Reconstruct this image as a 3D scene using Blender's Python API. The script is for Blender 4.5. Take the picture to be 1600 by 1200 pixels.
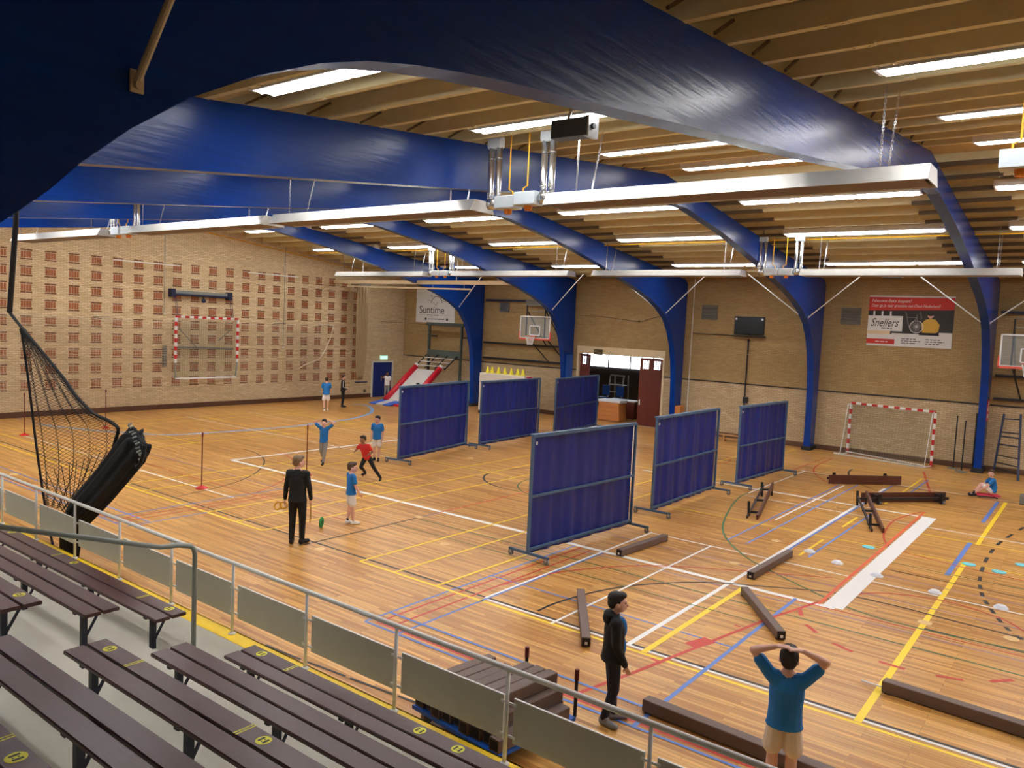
import bpy, bmesh, math, random
import numpy as np
from mathutils import Vector, Matrix, Euler
random.seed(7)
for o in list(bpy.data.objects): bpy.data.objects.remove(o)
S = bpy.context.scene
C = S.collection
PI = math.pi
# ------------------------------------------------------------------ camera
YAW, PIT, ROL, FPX, H = -0.649041, -0.074886, 0.047606, 1217.31, 4.45
_f = Vector((math.cos(PIT)*math.sin(YAW), math.cos(PIT)*math.cos(YAW), math.sin(PIT)))
_r = _f.cross(Vector((0, 0, 1))).normalized(); _u = _r.cross(_f)
CR = _r*math.cos(ROL) + _u*math.sin(ROL); CU = -_r*math.sin(ROL) + _u*math.cos(ROL)
cam = bpy.data.cameras.new('camera'); co = bpy.data.objects.new('camera', cam); C.objects.link(co)
cam.sensor_width = 36; cam.lens = 36*FPX/1600; cam.clip_start = 0.05; cam.clip_end = 200
mw = Matrix.Identity(4)
for i, v in enumerate((CR, CU, -_f)):
    for j in range(3): mw[j][i] = v[j]
mw[2][3] = H; co.matrix_world = mw; S.camera = co
# ------------------------------------------------------------------ world and exposure
w = bpy.data.worlds.new('world'); S.world = w; w.use_nodes = True
w.node_tree.nodes['Background'].inputs[0].default_value = (0.75, 0.85, 1, 1)
w.node_tree.nodes['Background'].inputs[1].default_value = 1.0
S.view_settings.view_transform = 'Standard'; S.view_settings.look = 'None'
S.view_settings.gamma = 1; S.view_settings.use_curve_mapping = False
S.view_settings.exposure = 0.0
LAMP = 24.0          # emission of the fluorescent strips
# ------------------------------------------------------------------ pixel -> place helpers
def ray(u, v): return CR*((u-800)/FPX) - CU*((v-600)/FPX) + _f
O0 = Vector((0, 0, H))
def G(u, v, z=0.0):
    d = ray(u, v); return O0 + d*((z-H)/d.z)
def FY(u, v, y):
    d = ray(u, v); return O0 + d*(y/d.y)
def EX(u, v, x):
    d = ray(u, v); return O0 + d*(x/d.x)
XE, YW = -33.16, 32.9                    # end wall and far long wall
ARCH = [-26.98, -21.1, -15.18, -9.2, -3.21, 2.75, 8.7]
def ztop(y): return 7.11+.1065*(y-5.6) if y < 18.1 else 8.44-.109*(y-18.1)
# ------------------------------------------------------------------ materials
def sl(c): return tuple((v/255/12.92 if v/255 <= .04045 else ((v/255+.055)/1.055)**2.4) for v in c)
MATS = {}
def M(name, col, rough=.55, metal=0.0, var=.12, scale=6.0, bump=0.0, stretch=(1, 1, 1), emit=None, coat=0.0, alpha=1.0, trans=0.0, spec=.5):
    if name in MATS: return MATS[name]
    m = bpy.data.materials.new(name); m.use_nodes = True; nt = m.node_tree; b = nt.nodes['Principled BSDF']
    c = sl(col); b.inputs['Roughness'].default_value = rough; b.inputs['Metallic'].default_value = metal
    b.inputs['Specular IOR Level'].default_value = spec
    if coat: b.inputs['Coat Weight'].default_value = coat; b.inputs['Coat Roughness'].default_value = .25
    tc = nt.nodes.new('ShaderNodeTexCoord'); mp = nt.nodes.new('ShaderNodeMapping'); mp.inputs['Scale'].default_value = stretch
    nz = nt.nodes.new('ShaderNodeTexNoise'); nz.inputs['Scale'].default_value = scale; nz.inputs['Detail'].default_value = 5
    rp = nt.nodes.new('ShaderNodeMapRange'); rp.inputs[3].default_value = 1-var; rp.inputs[4].default_value = 1+var
    mx = nt.nodes.new('ShaderNodeMix'); mx.data_type = 'RGBA'; mx.blend_type = 'MULTIPLY'; mx.inputs[0].default_value = 1
    mx.inputs[6].default_value = (*c, 1)
    nt.links.new(tc.outputs['Object'], mp.inputs[0]); nt.links.new(mp.outputs[0], nz.inputs['Vector'])
    nt.links.new(nz.outputs['Fac'], rp.inputs[0]); nt.links.new(rp.outputs[0], mx.inputs[7]); nt.links.new(mx.outputs[2], b.inputs['Base Color'])
    if bump:
        bp = nt.nodes.new('ShaderNodeBump'); bp.inputs['Strength'].default_value = bump; bp.inputs['Distance'].default_value = .02
        nt.links.new(nz.outputs['Fac'], bp.inputs['Height']); nt.links.new(bp.outputs[0], b.inputs['Normal'])
    if emit: b.inputs['Emission Color'].default_value = (*sl(col), 1); b.inputs['Emission Strength'].default_value = emit
    if alpha < 1: b.inputs['Alpha'].default_value = alpha
    if trans: b.inputs['Transmission Weight'].default_value = trans
    MATS[name] = m; return m
def brickmat(name, c1, c2, mortar, axis, bw=.23, rh=.068, ms=.009, var=.12, swap_z=None):
    m = bpy.data.materials.new(name); m.use_nodes = True; nt = m.node_tree; b = nt.nodes['Principled BSDF']; b.inputs['Roughness'].default_value = .85
    tc = nt.nodes.new('ShaderNodeTexCoord'); sp = nt.nodes.new('ShaderNodeSeparateXYZ'); cb = nt.nodes.new('ShaderNodeCombineXYZ')
    nt.links.new(tc.outputs['Object'], sp.inputs[0]); nt.links.new(sp.outputs[axis], cb.inputs[0]); nt.links.new(sp.outputs[2], cb.inputs[1])
    br = nt.nodes.new('ShaderNodeTexBrick'); br.inputs['Scale'].default_value = 1; br.inputs['Brick Width'].default_value = bw
    br.inputs['Row Height'].default_value = rh; br.inputs['Mortar Size'].default_value = ms; br.inputs['Mortar Smooth'].default_value = .3
    br.inputs['Color1'].default_value = (*sl(c1), 1); br.inputs['Color2'].default_value = (*sl(c2), 1); br.inputs['Mortar'].default_value = (*sl(mortar), 1)
    nt.links.new(cb.outputs[0], br.inputs['Vector'])
    nz = nt.nodes.new('ShaderNodeTexNoise'); nz.inputs['Scale'].default_value = 1.1; nz.inputs['Detail'].default_value = 6
    mp = nt.nodes.new('ShaderNodeMapping'); mp.inputs['Scale'].default_value = (.35, .35, 3.2)
    nt.links.new(tc.outputs['Object'], mp.inputs[0]); nt.links.new(mp.outputs[0], nz.inputs['Vector'])
    rp = nt.nodes.new('ShaderNodeMapRange'); rp.inputs[3].default_value = 1-var; rp.inputs[4].default_value = 1+var
    nt.links.new(nz.outputs['Fac'], rp.inputs[0])
    mx = nt.nodes.new('ShaderNodeMix'); mx.data_type = 'RGBA'; mx.blend_type = 'MULTIPLY'; mx.inputs[0].default_value = 1
    nt.links.new(br.outputs['Color'], mx.inputs[6]); nt.links.new(rp.outputs[0], mx.inputs[7]); nt.links.new(mx.outputs[2], b.inputs['Base Color'])
    bp = nt.nodes.new('ShaderNodeBump'); bp.inputs['Strength'].default_value = .5; bp.inputs['Distance'].default_value = .01; bp.invert = True
    nt.links.new(br.outputs['Fac'], bp.inputs['Height']); nt.links.new(bp.outputs[0], b.inputs['Normal'])
    MATS[name] = m; return m
def floormat():
    m = bpy.data.materials.new('strip_floor'); m.use_nodes = True; nt = m.node_tree; b = nt.nodes['Principled BSDF']
    tc = nt.nodes.new('ShaderNodeTexCoord')
    br = nt.nodes.new('ShaderNodeTexBrick'); br.inputs['Scale'].default_value = 1; br.inputs['Brick Width'].default_value = 1.35
    br.inputs['Row Height'].default_value = .062; br.inputs['Mortar Size'].default_value = .0016; br.inputs['Bias'].default_value = 0
    br.offset = .37; br.offset_frequency = 3
    br.inputs['Color1'].default_value = (*sl((220, 168, 94)), 1); br.inputs['Color2'].default_value = (*sl((178, 122, 58)), 1); br.inputs['Mortar'].default_value = (*sl((110, 70, 38)), 1)
    nt.links.new(tc.outputs['Object'], br.inputs['Vector'])
    mp = nt.nodes.new('ShaderNodeMapping'); mp.inputs['Scale'].default_value = (.9, 16, 1)
    nz = nt.nodes.new('ShaderNodeTexNoise'); nz.inputs['Scale'].default_value = 1.0; nz.inputs['Detail'].default_value = 4
    nt.links.new(tc.outputs['Object'], mp.inputs[0]); nt.links.new(mp.outputs[0], nz.inputs['Vector'])
    rp = nt.nodes.new('ShaderNodeMapRange'); rp.inputs[1].default_value = .25; rp.inputs[2].default_value = .75; rp.inputs[3].default_value = .74; rp.inputs[4].default_value = 1.2
    nt.links.new(nz.outputs['Fac'], rp.inputs[0])
    mx = nt.nodes.new('ShaderNodeMix'); mx.data_type = 'RGBA'; mx.blend_type = 'MULTIPLY'; mx.inputs[0].default_value = 1
    nt.links.new(br.outputs['Color'], mx.inputs[6]); nt.links.new(rp.outputs[0], mx.inputs[7]); nt.links.new(mx.outputs[2], b.inputs['Base Color'])
    b.inputs['Roughness'].default_value = .3; b.inputs['Specular IOR Level'].default_value = .28
    MATS['strip_floor'] = m; return m
floormat()
brickmat('brick_end', (232, 210, 168), (212, 188, 144), (178, 154, 116), 1)
brickmat('brick_far', (178, 150, 102), (164, 136, 90), (146, 120, 80), 0)
brickmat('brick_far_low', (202, 180, 142), (184, 160, 122), (158, 132, 96), 0, bw=.24, rh=.075, ms=.01)
M('red_brick', (164, 98, 62), .85, var=.3, scale=9)
M('dark_brick', (122, 78, 54), .85, var=.3, scale=9)
M('arch_blue', (4, 54, 138), .27, var=.25, scale=2.6, stretch=(1, .5, 7), bump=.16, spec=.28)
M('purlin_paint', (218, 206, 158), .6, var=.1)
M('dark_brown', (96, 80, 56), .65)
M('roof_deck', (198, 172, 122), .9, var=.25, scale=14, bump=.4)
M('lamp_white', (235, 235, 230), .4)
M("lamp_glow", (250, 251, 255), .5, emit=LAMP)
M('louvre_white', (240, 240, 236), .35)
M('concrete', (196, 192, 176), .8, var=.1, scale=3)
M('yellow_edge', (255, 212, 0), .5, var=.06)
M('bench_wood', (74, 42, 38), .33, var=.3, scale=7, stretch=(1, 8, 8), bump=.05)
M('bench_steel', (28, 32, 48), .45)
M('sticker', (222, 214, 40), .5, var=.04)
M('sticker_black', (30, 32, 18), .6)
M('rail_steel', (238, 238, 232), .4)
M('rail_dark', (140, 146, 138), .4)
M('panel_grey', (206, 202, 184), .6, var=.05)
M('white_paint', (232, 232, 226), .5)
M('line_white', (244, 244, 240), .45, var=.04)
M('line_yellow', (250, 216, 40), .45, var=.05)
M('line_black', (38, 36, 36), .5)
M('line_red', (196, 62, 44), .5)
M('line_orange', (224, 96, 56), .5)
M('line_blue', (92, 126, 196), .5)
M('line_sky', (124, 166, 216), .5)
M('line_purple', (140, 118, 150), .5)
M('line_green', (58, 104, 58), .5)
M('socket', (226, 190, 128), .5)
M('screen_cloth', (14, 36, 122), .36, var=.12, scale=2, stretch=(1, 1, .3))
M('screen_frame', (70, 98, 128), .45)
M('dark_rubber', (26, 26, 28), .7)
M('grey_rubber', (120, 118, 116), .7)
M('beam_wood', (108, 88, 78), .6, var=.2, scale=5, stretch=(1, 6, 6))
M('beam_end', (36, 30, 28), .7)
M('bench_dark', (88, 46, 30), .45, var=.25, scale=4)
M('bench_under', (42, 30, 26), .6)
M('steel', (186, 188, 188), .3, .85)
M('alu', (196, 194, 186), .42, .4)
M('heater_under', (112, 92, 70), .45, .3)
M('galv', (200, 202, 202), .25, .9)
M('burner_box', (206, 216, 220), .5)
M('orange_cap', (226, 130, 24), .5)
M('gas_yellow', (226, 170, 30), .5)
M('black_plastic', (18, 18, 20), .45)
M('black_net', (14, 14, 15), .8)
M('net_white', (212, 198, 170), .8)
M('net_green', (112, 130, 112), .8)
M('curtain_beige', (160, 136, 98), .85)
M('door_blue', (16, 44, 120), .45)
M('pad_blue', (26, 92, 190), .45)
M('frame_white', (224, 220, 206), .5)
M('exit_green', (190, 250, 220), .5, emit=1.1)
M('baseboard', (92, 60, 38), .6)
M('red_paint', (196, 30, 34), .45)
M('green_frame', (72, 82, 76), .5)
M('slide_white', (206, 204, 196), .45)
M('slide_red', (196, 24, 40), .4)
M('mat_blue', (52, 100, 200), .5)
M('cone_yellow', (240, 226, 50), .5)
M('mat_white', (214, 208, 194), .6)
M('glass', (200, 220, 225), .05, alpha=.16)
M('hoop_orange', (230, 80, 50), .45)
M('backboard_red', (232, 96, 80), .5)
M('navy_steel', (22, 32, 66), .5)
M('black_steel', (24, 24, 28), .5)
M('door_wood', (98, 40, 26), .45, var=.25, scale=3, stretch=(5, 5, .6))
M('lintel', (222, 202, 162), .6)
M('window_light', (235, 245, 255), .4, emit=9.0)
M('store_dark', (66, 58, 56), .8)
M('box_wood', (190, 120, 62), .5, var=.3, scale=3, stretch=(1, 1, 7))
M('cover_white', (226, 226, 230), .5)
M('chair_blue', (20, 60, 190), .45)
M('vent_grey', (118, 116, 106), .6)
M('tv_black', (12, 16, 18), .25)
M('bench_light', (188, 140, 84), .5)
M('banner_white', (224, 222, 216), .6, var=.03)
M('ink', (54, 54, 58), .6)
M('ink_black', (18, 16, 18), .6)
M('banner_red', (204, 48, 34), .6, var=.05)
M('banner_dark', (46, 42, 38), .6, var=.4, scale=9)
M('mustard', (212, 168, 66), .7)
M('skin', (232, 184, 164), .55, var=.06)
M('skin_dark', (150, 104, 76), .55, var=.06)
M('shirt_blue', (12, 116, 190), .6, var=.1, scale=9, bump=.2)
M('shirt_red', (214, 40, 38), .6, var=.1)
M('shirt_white', (236, 234, 228), .7, var=.05)
M('cloth_black', (16, 16, 19), .75)
M('cloth_navy', (22, 26, 44), .75)
M('shorts_cream', (232, 218, 200), .7, var=.08, bump=.2)
M('shorts_white', (238, 234, 226), .7)
M('cloth_grey', (150, 148, 146), .75)
M('hair_dark', (34, 26, 22), .6, var=.3, scale=40)
M('hair_brown', (84, 62, 46), .6, var=.3, scale=40)
M('hair_fair', (128, 104, 76), .6, var=.3, scale=40)
M('shoe_white', (240, 240, 240), .6)
M('shoe_black', (24, 24, 26), .6)
M('shoe_grey', (130, 130, 134), .6)
M('eye', (20, 16, 14), .3)
M('lips', (188, 112, 100), .5)
M('disc_green', (40, 150, 80), .5)
M('stick_wood', (196, 150, 80), .6)
M('marker_white', (232, 236, 244), .6)
M('marker_cyan', (110, 206, 220), .6)
M('pink', (226, 56, 90), .5)
M('pole_dark', (104, 22, 30), .5)
# ------------------------------------------------------------------ mesh builder
class MB:
    def __init__(s): s.v = []; s.f = []; s.mi = []; s.cur = 0
    def add(s, vs, fs):
        o = len(s.v); s.v += [tuple(v) for v in vs]; s.f += [tuple(i+o for i in f) for f in fs]; s.mi += [s.cur]*len(fs)
    def box(s, c, d, rz=0.0, rot=None):
        hx, hy, hz = d[0]/2, d[1]/2, d[2]/2; c = Vector(c)
        R = rot if rot is not None else Matrix.Rotation(rz, 3, 'Z')
        s.add([c + R @ Vector((x*hx, y*hy, z*hz)) for x in (-1, 1) for y in (-1, 1) for z in (-1, 1)],
              [(0, 1, 3, 2), (4, 6, 7, 5), (0, 4, 5, 1), (2, 3, 7, 6), (0, 2, 6, 4), (1, 5, 7, 3)])
        return s
    def bm(s, a, b): return s.box([(a[i]+b[i])/2 for i in range(3)], [abs(b[i]-a[i]) for i in range(3)])
    def cbox(s, c, d, ch=.01, rz=0.0):
        """box with chamfered long edges: 8-sided prism along its longest side"""
        ax = max(range(3), key=lambda i: d[i]); a, b_ = [i for i in range(3) if i != ax]
        w_, h_ = d[a]/2, d[b_]/2; c = Vector(c); R = Matrix.Rotation(rz, 3, 'Z')
        P = [(-w_+ch, -h_), (w_-ch, -h_), (w_, -h_+ch), (w_, h_-ch), (w_-ch, h_), (-w_+ch, h_), (-w_, h_-ch), (-w_, -h_+ch)]
        vs = []
        for e in (-d[ax]/2, d[ax]/2):
            for p in P:
                q = [0, 0, 0]; q[ax] = e; q[a] = p[0]; q[b_] = p[1]; vs.append(c + R @ Vector(q))
        s.add(vs, [(i, (i+1) % 8, 8+(i+1) % 8, 8+i) for i in range(8)] + [tuple(range(7, -1, -1)), tuple(range(8, 16))]); return s
    def bar(s, p0, p1, wd, ht, up=(0, 0, 1)):
        p0, p1 = Vector(p0), Vector(p1); t = (p1-p0).normalized(); up = Vector(up)
        if abs(t.dot(up)) > .98: up = Vector((1, 0, 0))
        a = t.cross(up).normalized()*wd/2; b = a.cross(t).normalized()*ht/2
        vs = [p+sa*a+sb*b for p in (p0, p1) for sa, sb in ((-1, -1), (1, -1), (1, 1), (-1, 1))]
        s.add(vs, [(0, 1, 5, 4), (1, 2, 6, 5), (2, 3, 7, 6), (3, 0, 4, 7), (3, 2, 1, 0), (4, 5, 6, 7)]); return s
    def tube(s, pts, r, n=8, caps=True):
        pts = [Vector(p) for p in pts]; rs = r if isinstance(r, (list, tuple)) else [r]*len(pts)
        t0 = (pts[1]-pts[0]).normalized(); a = t0.orthogonal().normalized(); vs = []
        for i, p in enumerate(pts):
            t = (pts[min(i+1, len(pts)-1)]-pts[max(i-1, 0)]).normalized()
            a = (a - t*a.dot(t)).normalized(); b = t.cross(a)
            for k in range(n):
                an = 2*PI*k/n; vs.append(p + (a*math.cos(an)+b*math.sin(an))*rs[i])
        fs = [(i*n+k, i*n+(k+1) % n, (i+1)*n+(k+1) % n, (i+1)*n+k) for i in range(len(pts)-1) for k in range(n)]
        if caps: fs += [tuple(range(n-1, -1, -1)), tuple(range((len(pts)-1)*n, len(pts)*n))]
        s.add(vs, fs); return s
    def prism(s, poly, x0, x1, axis=0):
        """closed 2-D polygon in the two other axes, extruded along axis"""
        n = len(poly); vs = []
        for e in (x0, x1):
            for p in poly:
                q = list(p); q.insert(axis, e); vs.append(q)
        s.add(vs, [(i, (i+1) % n, n+(i+1) % n, n+i) for i in range(n)] + [tuple(range(n-1, -1, -1)), tuple(range(n, 2*n))]); return s
    def sph(s, c, r, nu=12, nv=8, R=None):
        c = Vector(c); r = (r, r, r) if not hasattr(r, '__len__') else r; vs = []
        for j in range(nv+1):
            th = PI*j/nv
            for i in range(nu):
                ph = 2*PI*i/nu; q = Vector((r[0]*math.sin(th)*math.cos(ph), r[1]*math.sin(th)*math.sin(ph), r[2]*math.cos(th)))
                vs.append(c + (R @ q if R else q))
        s.add(vs, [(j*nu+i, (j+1)*nu+i, (j+1)*nu+(i+1) % nu, j*nu+(i+1) % nu) for j in range(nv) for i in range(nu)]); return s
    def lathe(s, prof, c=(0, 0, 0), n=16):
        c = Vector(c); vs = [c+Vector((r*math.cos(2*PI*k/n), r*math.sin(2*PI*k/n), z)) for r, z in prof for k in range(n)]
        m = len(prof); s.add(vs, [(i*n+k, i*n+(k+1) % n, (i+1)*n+(k+1) % n, (i+1)*n+k) for i in range(m-1) for k in range(n)] + [tuple(range(n-1, -1, -1)), tuple(range((m-1)*n, m*n))]); return s
    def grid(s, fn, nu, nv):
        vs = [fn(i/nu, j/nv) for j in range(nv+1) for i in range(nu+1)]
        s.add(vs, [(j*(nu+1)+i, j*(nu+1)+i+1, (j+1)*(nu+1)+i+1, (j+1)*(nu+1)+i) for j in range(nv) for i in range(nu)]); return s
    def mesh(s, name, mats, smooth=False):
        me = bpy.data.meshes.new(name); me.from_pydata(s.v, [], s.f)
        for m in (mats if isinstance(mats, (list, tuple)) else [mats]): me.materials.append(MATS[m])
        if len(set(s.mi)) > 1: me.polygons.foreach_set('material_index', s.mi)
        b = bmesh.new(); b.from_mesh(me); bmesh.ops.recalc_face_normals(b, faces=b.faces); b.to_mesh(me); b.free()
        if smooth: me.polygons.foreach_set('use_smooth', [True]*len(me.polygons))
        return me
    def build(s, name, mats, parent=None, smooth=False):
        return link(name, s.mesh(name, mats, smooth), parent)
def link(name, me, parent=None, loc=None, rz=None):
    o = bpy.data.objects.new(name, me); C.objects.link(o)
    if parent is not None: o.parent = parent
    if loc is not None: o.location = loc
    if rz is not None: o.rotation_euler = (0, 0, rz)
    return o
def tag(o, label=None, cat=None, group=None, kind=None):
    if label: o['label'] = label
    if cat: o['category'] = cat
    if group: o['group'] = group
    if kind: o['kind'] = kind
    return o
def empty(name, loc=(0, 0, 0), rz=0.0):
    o = bpy.data.objects.new(name, None); C.objects.link(o); o.location = loc; o.rotation_euler = (0, 0, rz); o.empty_display_size = .1
    return o
def struct(o): o['kind'] = 'structure'; return o
ORD = ['first', 'second', 'third', 'fourth', 'fifth', 'sixth', 'seventh', 'eighth']
def text(body, size, mat, name='lettering', parent=None, loc=(0, 0, 0), R=None, shear=0.0, depth=.004, sx=1.0, align='LEFT'):
    cu = bpy.data.curves.new('txt', 'FONT'); cu.body = body; cu.size = size; cu.shear = shear; cu.extrude = depth/2; cu.align_x = align; cu.resolution_u = 3
    t = bpy.data.objects.new('txt', cu); C.objects.link(t); dg = bpy.context.evaluated_depsgraph_get()
    me = bpy.data.meshes.new_from_object(t.evaluated_get(dg)); bpy.data.objects.remove(t); bpy.data.curves.remove(cu)
    me.materials.clear(); me.materials.append(MATS[mat])
    X = Matrix.Translation(Vector(loc)) @ (R.to_4x4() if R else Matrix.Identity(4)) @ Matrix.Diagonal((sx, 1, 1, 1))
    me.transform(X); me.name = name
    return link(name, me, parent)
RFAR = Euler((PI/2, 0, 0)).to_matrix()      # text upright on the far wall, facing -Y
# ================================================================== THE ROOM
XR, YF = 14.8, -4.5
fl = struct(MB().bm((XE-.3, YF-.3, -.2), (XR+.3, 40.3, 0)).build('floor', 'strip_floor'))
# --- painted court lines, plus some dark dashes: thin strips lying on the floor, parts of it
NL = [0]
def strip(pts, wd, col, name='floor_line', closed=False):
    """flat ribbon through ground points"""
    NL[0] += 1; z = .0012 + .00012*(NL[0] % 40)
    P = [Vector((p[0], p[1], 0)) for p in pts]; n = len(P); L = []; Rr = []
    for i, p in enumerate(P):
        t = (P[(i+1) % n] if (closed or i < n-1) else P[i]) - (P[i-1] if (closed or i > 0) else P[i])
        t.normalize(); q = Vector((-t.y, t.x, 0))*wd/2
        L.append(p+q); Rr.append(p-q)
    mb = MB(); vs = [(v.x, v.y, z) for v in L] + [(v.x, v.y, z) for v in Rr]
    fs = [(i, (i+1) % n, n+(i+1) % n, n+i) for i in range(n if closed else n-1)]
    mb.add(vs, fs); return mb.build(name, 'line_'+col, fl)
def XL(col, y, x0, x1, w_=.05): strip([(x0, y), (x1, y)], w_, col)
def YL(col, x, y0, y1, w_=.05): strip([(x, y0), (x, y1)], w_, col)
def smooth(pts, k=6):
    P = [Vector(p) for p in pts]; out = []
    for i in range(len(P)-1):
        a = P[max(i-1, 0)]; b = P[i]; c = P[i+1]; d = P[min(i+2, len(P)-1)]
        for j in range(k):
            t = j/k; out.append(.5*((2*b)+(c-a)*t+(2*a-5*b+4*c-d)*t*t+(3*b-a-3*c+d)*t**3))
    return out+[P[-1]]
def arc(col, pix, w_=.05): strip(smooth([G(*p) for p in pix]), w_, col)
def circ(col, cx, cy, r, a0=0, a1=360, w_=.05):
    strip([(cx+r*math.cos(math.radians(a0+(a1-a0)*i/48)), cy+r*math.sin(math.radians(a0+(a1-a0)*i/48))) for i in range(49)], w_, col)
XL('black', 9.76, XE+2.2, .9); XL('white', 9.70, -7.72, .9)
XL('yellow', 9.54, XE+2.2, -13.5, .06); XL('yellow', 9.58, -10.57, .9, .06)
XL('white', 13.48, -20.7, -3.25, .13); XL('purple', 13.2, -8.2, .9, .04); XL('red', 13.4, -4.2, .9, .04); XL('green', 12.6, -12, .9, .04)
XL('black', 13.58, -2, .9, .04); XL('white', 10.75, -28.6, -16.4); XL('white', 15.55, -7.74, .6, .05); XL('blue', 10.68, -8.35, -3.9, .04)
XL('purple', 14.7, -8.2, .6, .035); XL('yellow', 18.3, -9.2, .5, .05); XL('white', 21.27, -7.8, .3, .05); XL('white', 22.45, -11.6, -3.3, .1)
XL('yellow', 22.95, -13.5, -8.7); XL('yellow', 28.9, -8.7, .2, .05); XL('white', 26.9, -7.9, .2, .05); XL('yellow', 20.4, -4.2, .3, .05); XL('green', 17.2, -4.4, .3, .035)
XL('white', 17.6, -30.4, -18.2, .045); XL('purple', 12.2, -33, -14, .035); XL('white', 20.6, -30.4, -18.4, .04); XL('red', 11.3, -24, -13, .03); XL('green', 11.9, -12.1, -4, .03); XL('black', 26.7, -20.7, -4, .05); XL('white', 27.7, -20.7, -9, .05); XL('black', 16.6, -3, .3, .035); XL('purple', 16.1, -3.6, .3, .035)
for x, a, b in ((-13.5, 9.54, 22.95), (-14.47, 9.54, 22.95), (-15.55, 9.54, 22.95), (-19.4, 9.54, 22.95), (-18.4, 9.54, 22.95), (-10.57, 9.58, 22.95), (-9.68, 9.58, 22.95), (-8.67, 9.58, 16.3),
                (-24.1, 9.54, 22.95), (-25.1, 9.54, 22.95), (-29.2, 9.54, 22.95), (-30.15, 9.54, 22.95), (-4.7, 16.3, 18.0), (-4.7, 19.6, 21.0), (-4.55, 23.4, 28.9)):
    YL('yellow', x, a, b, .055)
for y in (10.35, 14.3, 18.1, 22.0): XL('yellow', y, -30.15, -24.1, .045)
for y in (14.3, 18.2): XL('yellow', y, -19.4, -13.5, .045)
YL('yellow', -1.97, 9.62, 18.4, .09); YL('yellow', -1.97, 20.3, 26.6, .09); YL('blue', -2.12, 17.1, 20.4, .09); YL('blue', -2.16, 23.0, 26.6, .09)
YL('white', -5.07, 9.7, 25.9, .08); YL('blue', -5.0, 16.33, 26.6, .05); YL('blue', -4.52, 16.3, 22, .05); YL('blue', -4.35, 25.6, 28.8, .05)
YL('blue', -6.25, 16.3, 25.3, .045); YL('white', -6.12, 19.0, 25.3, .05); YL('blue', -5.83, 16.3, 25.8, .045)
YL('yellow', -4.78, 9.62, 13.4, .09)
YL('white', -20.7, 13.45, 22.5, .12); YL('black', -12.1, 9.5, 12.75, .045); YL('orange', -12.1, 13.1, 22.4, .045); YL('purple', -12.1, 12.75, 13.4, .04)
YL('white', -7.72, 9.73, 15.6, .05); YL('white', -6.31, 9.57, 15.55, .045); YL('white', -7.8, 21.7, 26.9, .05)
YL('white', -3.29, 13.5, 22.5, .32); YL('orange', -3.52, 13.5, 23.1, .06)
for a, b in (((415, 1008), (470, 1031)), ((476, 1033), (540, 1057)), ((547, 1060), (614, 1085)), ((622, 1088), (676, 1107)), ((845, 1176), (905, 1199))): strip([G(*a), G(*b)], .035, 'black')  # dark dashes on the floor beyond the railing, separate from the court markings
# blue and red corner near the stand
XL('blue', 7.70, -8.35, .9, .045); XL('blue', 8.2, -8.35, .9, .045); XL('red', 7.82, -8.22, .9, .07)
for col, x in (('blue', -8.36), ('red', -8.2), ('red', -7.94), ('blue', -7.68)): YL(col, x, 7.72 if col == 'blue' else 7.85, 13.4, .045)
XL('blue', 7.72, -33, -15.7, .04); XL('red', 7.84, -33, -15.96, .05); XL('blue', 8.25, -33, -15.6, .04)
for col, x in (('blue', -15.55), ('red', -15.95), ('red', -16.2), ('blue', -16.5)): YL(col, x, 7.75, 12.6, .045)
YL('blue', -3.9, 7.72, 13.5, .06)
strip([G(890, 1088), G(980, 1055), G(1200, 967), G(1290, 937)], .06, 'red'); arc('red', [(1290, 937), (1320, 931), (1380, 927), (1470, 938), (1560, 965), (1600, 987)], .045)
strip([G(1078, 1009), G(1110, 1000)], .22, 'red'); strip([G(1148, 977), G(1157, 980)], .05, 'red'); strip([G(1018, 1029), G(1030, 1035)], .05, 'red')
arc('green', [(1210, 762), (1175, 768), (1150, 782), (1131, 815), (1134, 840), (1165, 870), (1200, 890), (1260, 920), (1340, 955), (1440, 983), (1600, 1018)], .045)
arc('black', [(840, 955), (870, 942), (930, 925), (1000, 914), (1100, 910), (1200, 917), (1300, 926), (1400, 947), (1500, 973), (1600, 998)], .05)
arc('red', [(785, 914), (850, 898), (930, 888), (1010, 884), (1100, 888), (1300, 903)], .045)
arc('red', [(1440, 800), (1400, 812), (1382, 832), (1384, 848), (1400, 858), (1450, 873), (1520, 890), (1600, 908)], .045)
for pix in ([(1249, 951), (1252, 962)], [(1259, 976), (1276, 989)], [(1301, 1005), (1332, 1019)], [(1373, 1034), (1414, 1046)], [(1462, 1056), (1505, 1063)], [(1547, 1065), (1583, 1063)]):
    strip([G(*p) for p in pix], .07, 'red')
ds = smooth([G(*p) for p in [(1600, 824), (1577, 838), (1558, 852), (1545, 868), (1536, 886), (1531, 905), (1532, 920), (1537, 935), (1548, 952), (1562, 970), (1578, 986), (1600, 1002)]], 5)
for i in range(0, len(ds)-2, 4): strip(ds[i:i+3], .07, 'black')
arc('sky', [(60, 663), (120, 670), (180, 675), (260, 679), (330, 676), (400, 671), (450, 667), (500, 661), (545, 655), (570, 649), (581, 643), (580, 637), (570, 633), (550, 631.5)], .18)
arc('black', [(275, 776), (330, 764), (370, 753), (398, 740), (411, 727), (412, 717), (400, 708), (380, 702)], .04)
arc('red', [(405, 702), (440, 708), (458, 720), (460, 735), (440, 752), (400, 770)], .035)
circ('black', -12.6, 18.6, 1.9, 100, 280, .06); circ('green', -11.2, 18.4, 1.9, 90, 250, .04)
strip([G(1235, 736), G(1290, 715)], .04, 'red'); arc('red', [(1301, 716), (1276, 728), (1272, 738), (1285, 749), (1310, 760)], .045)
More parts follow.
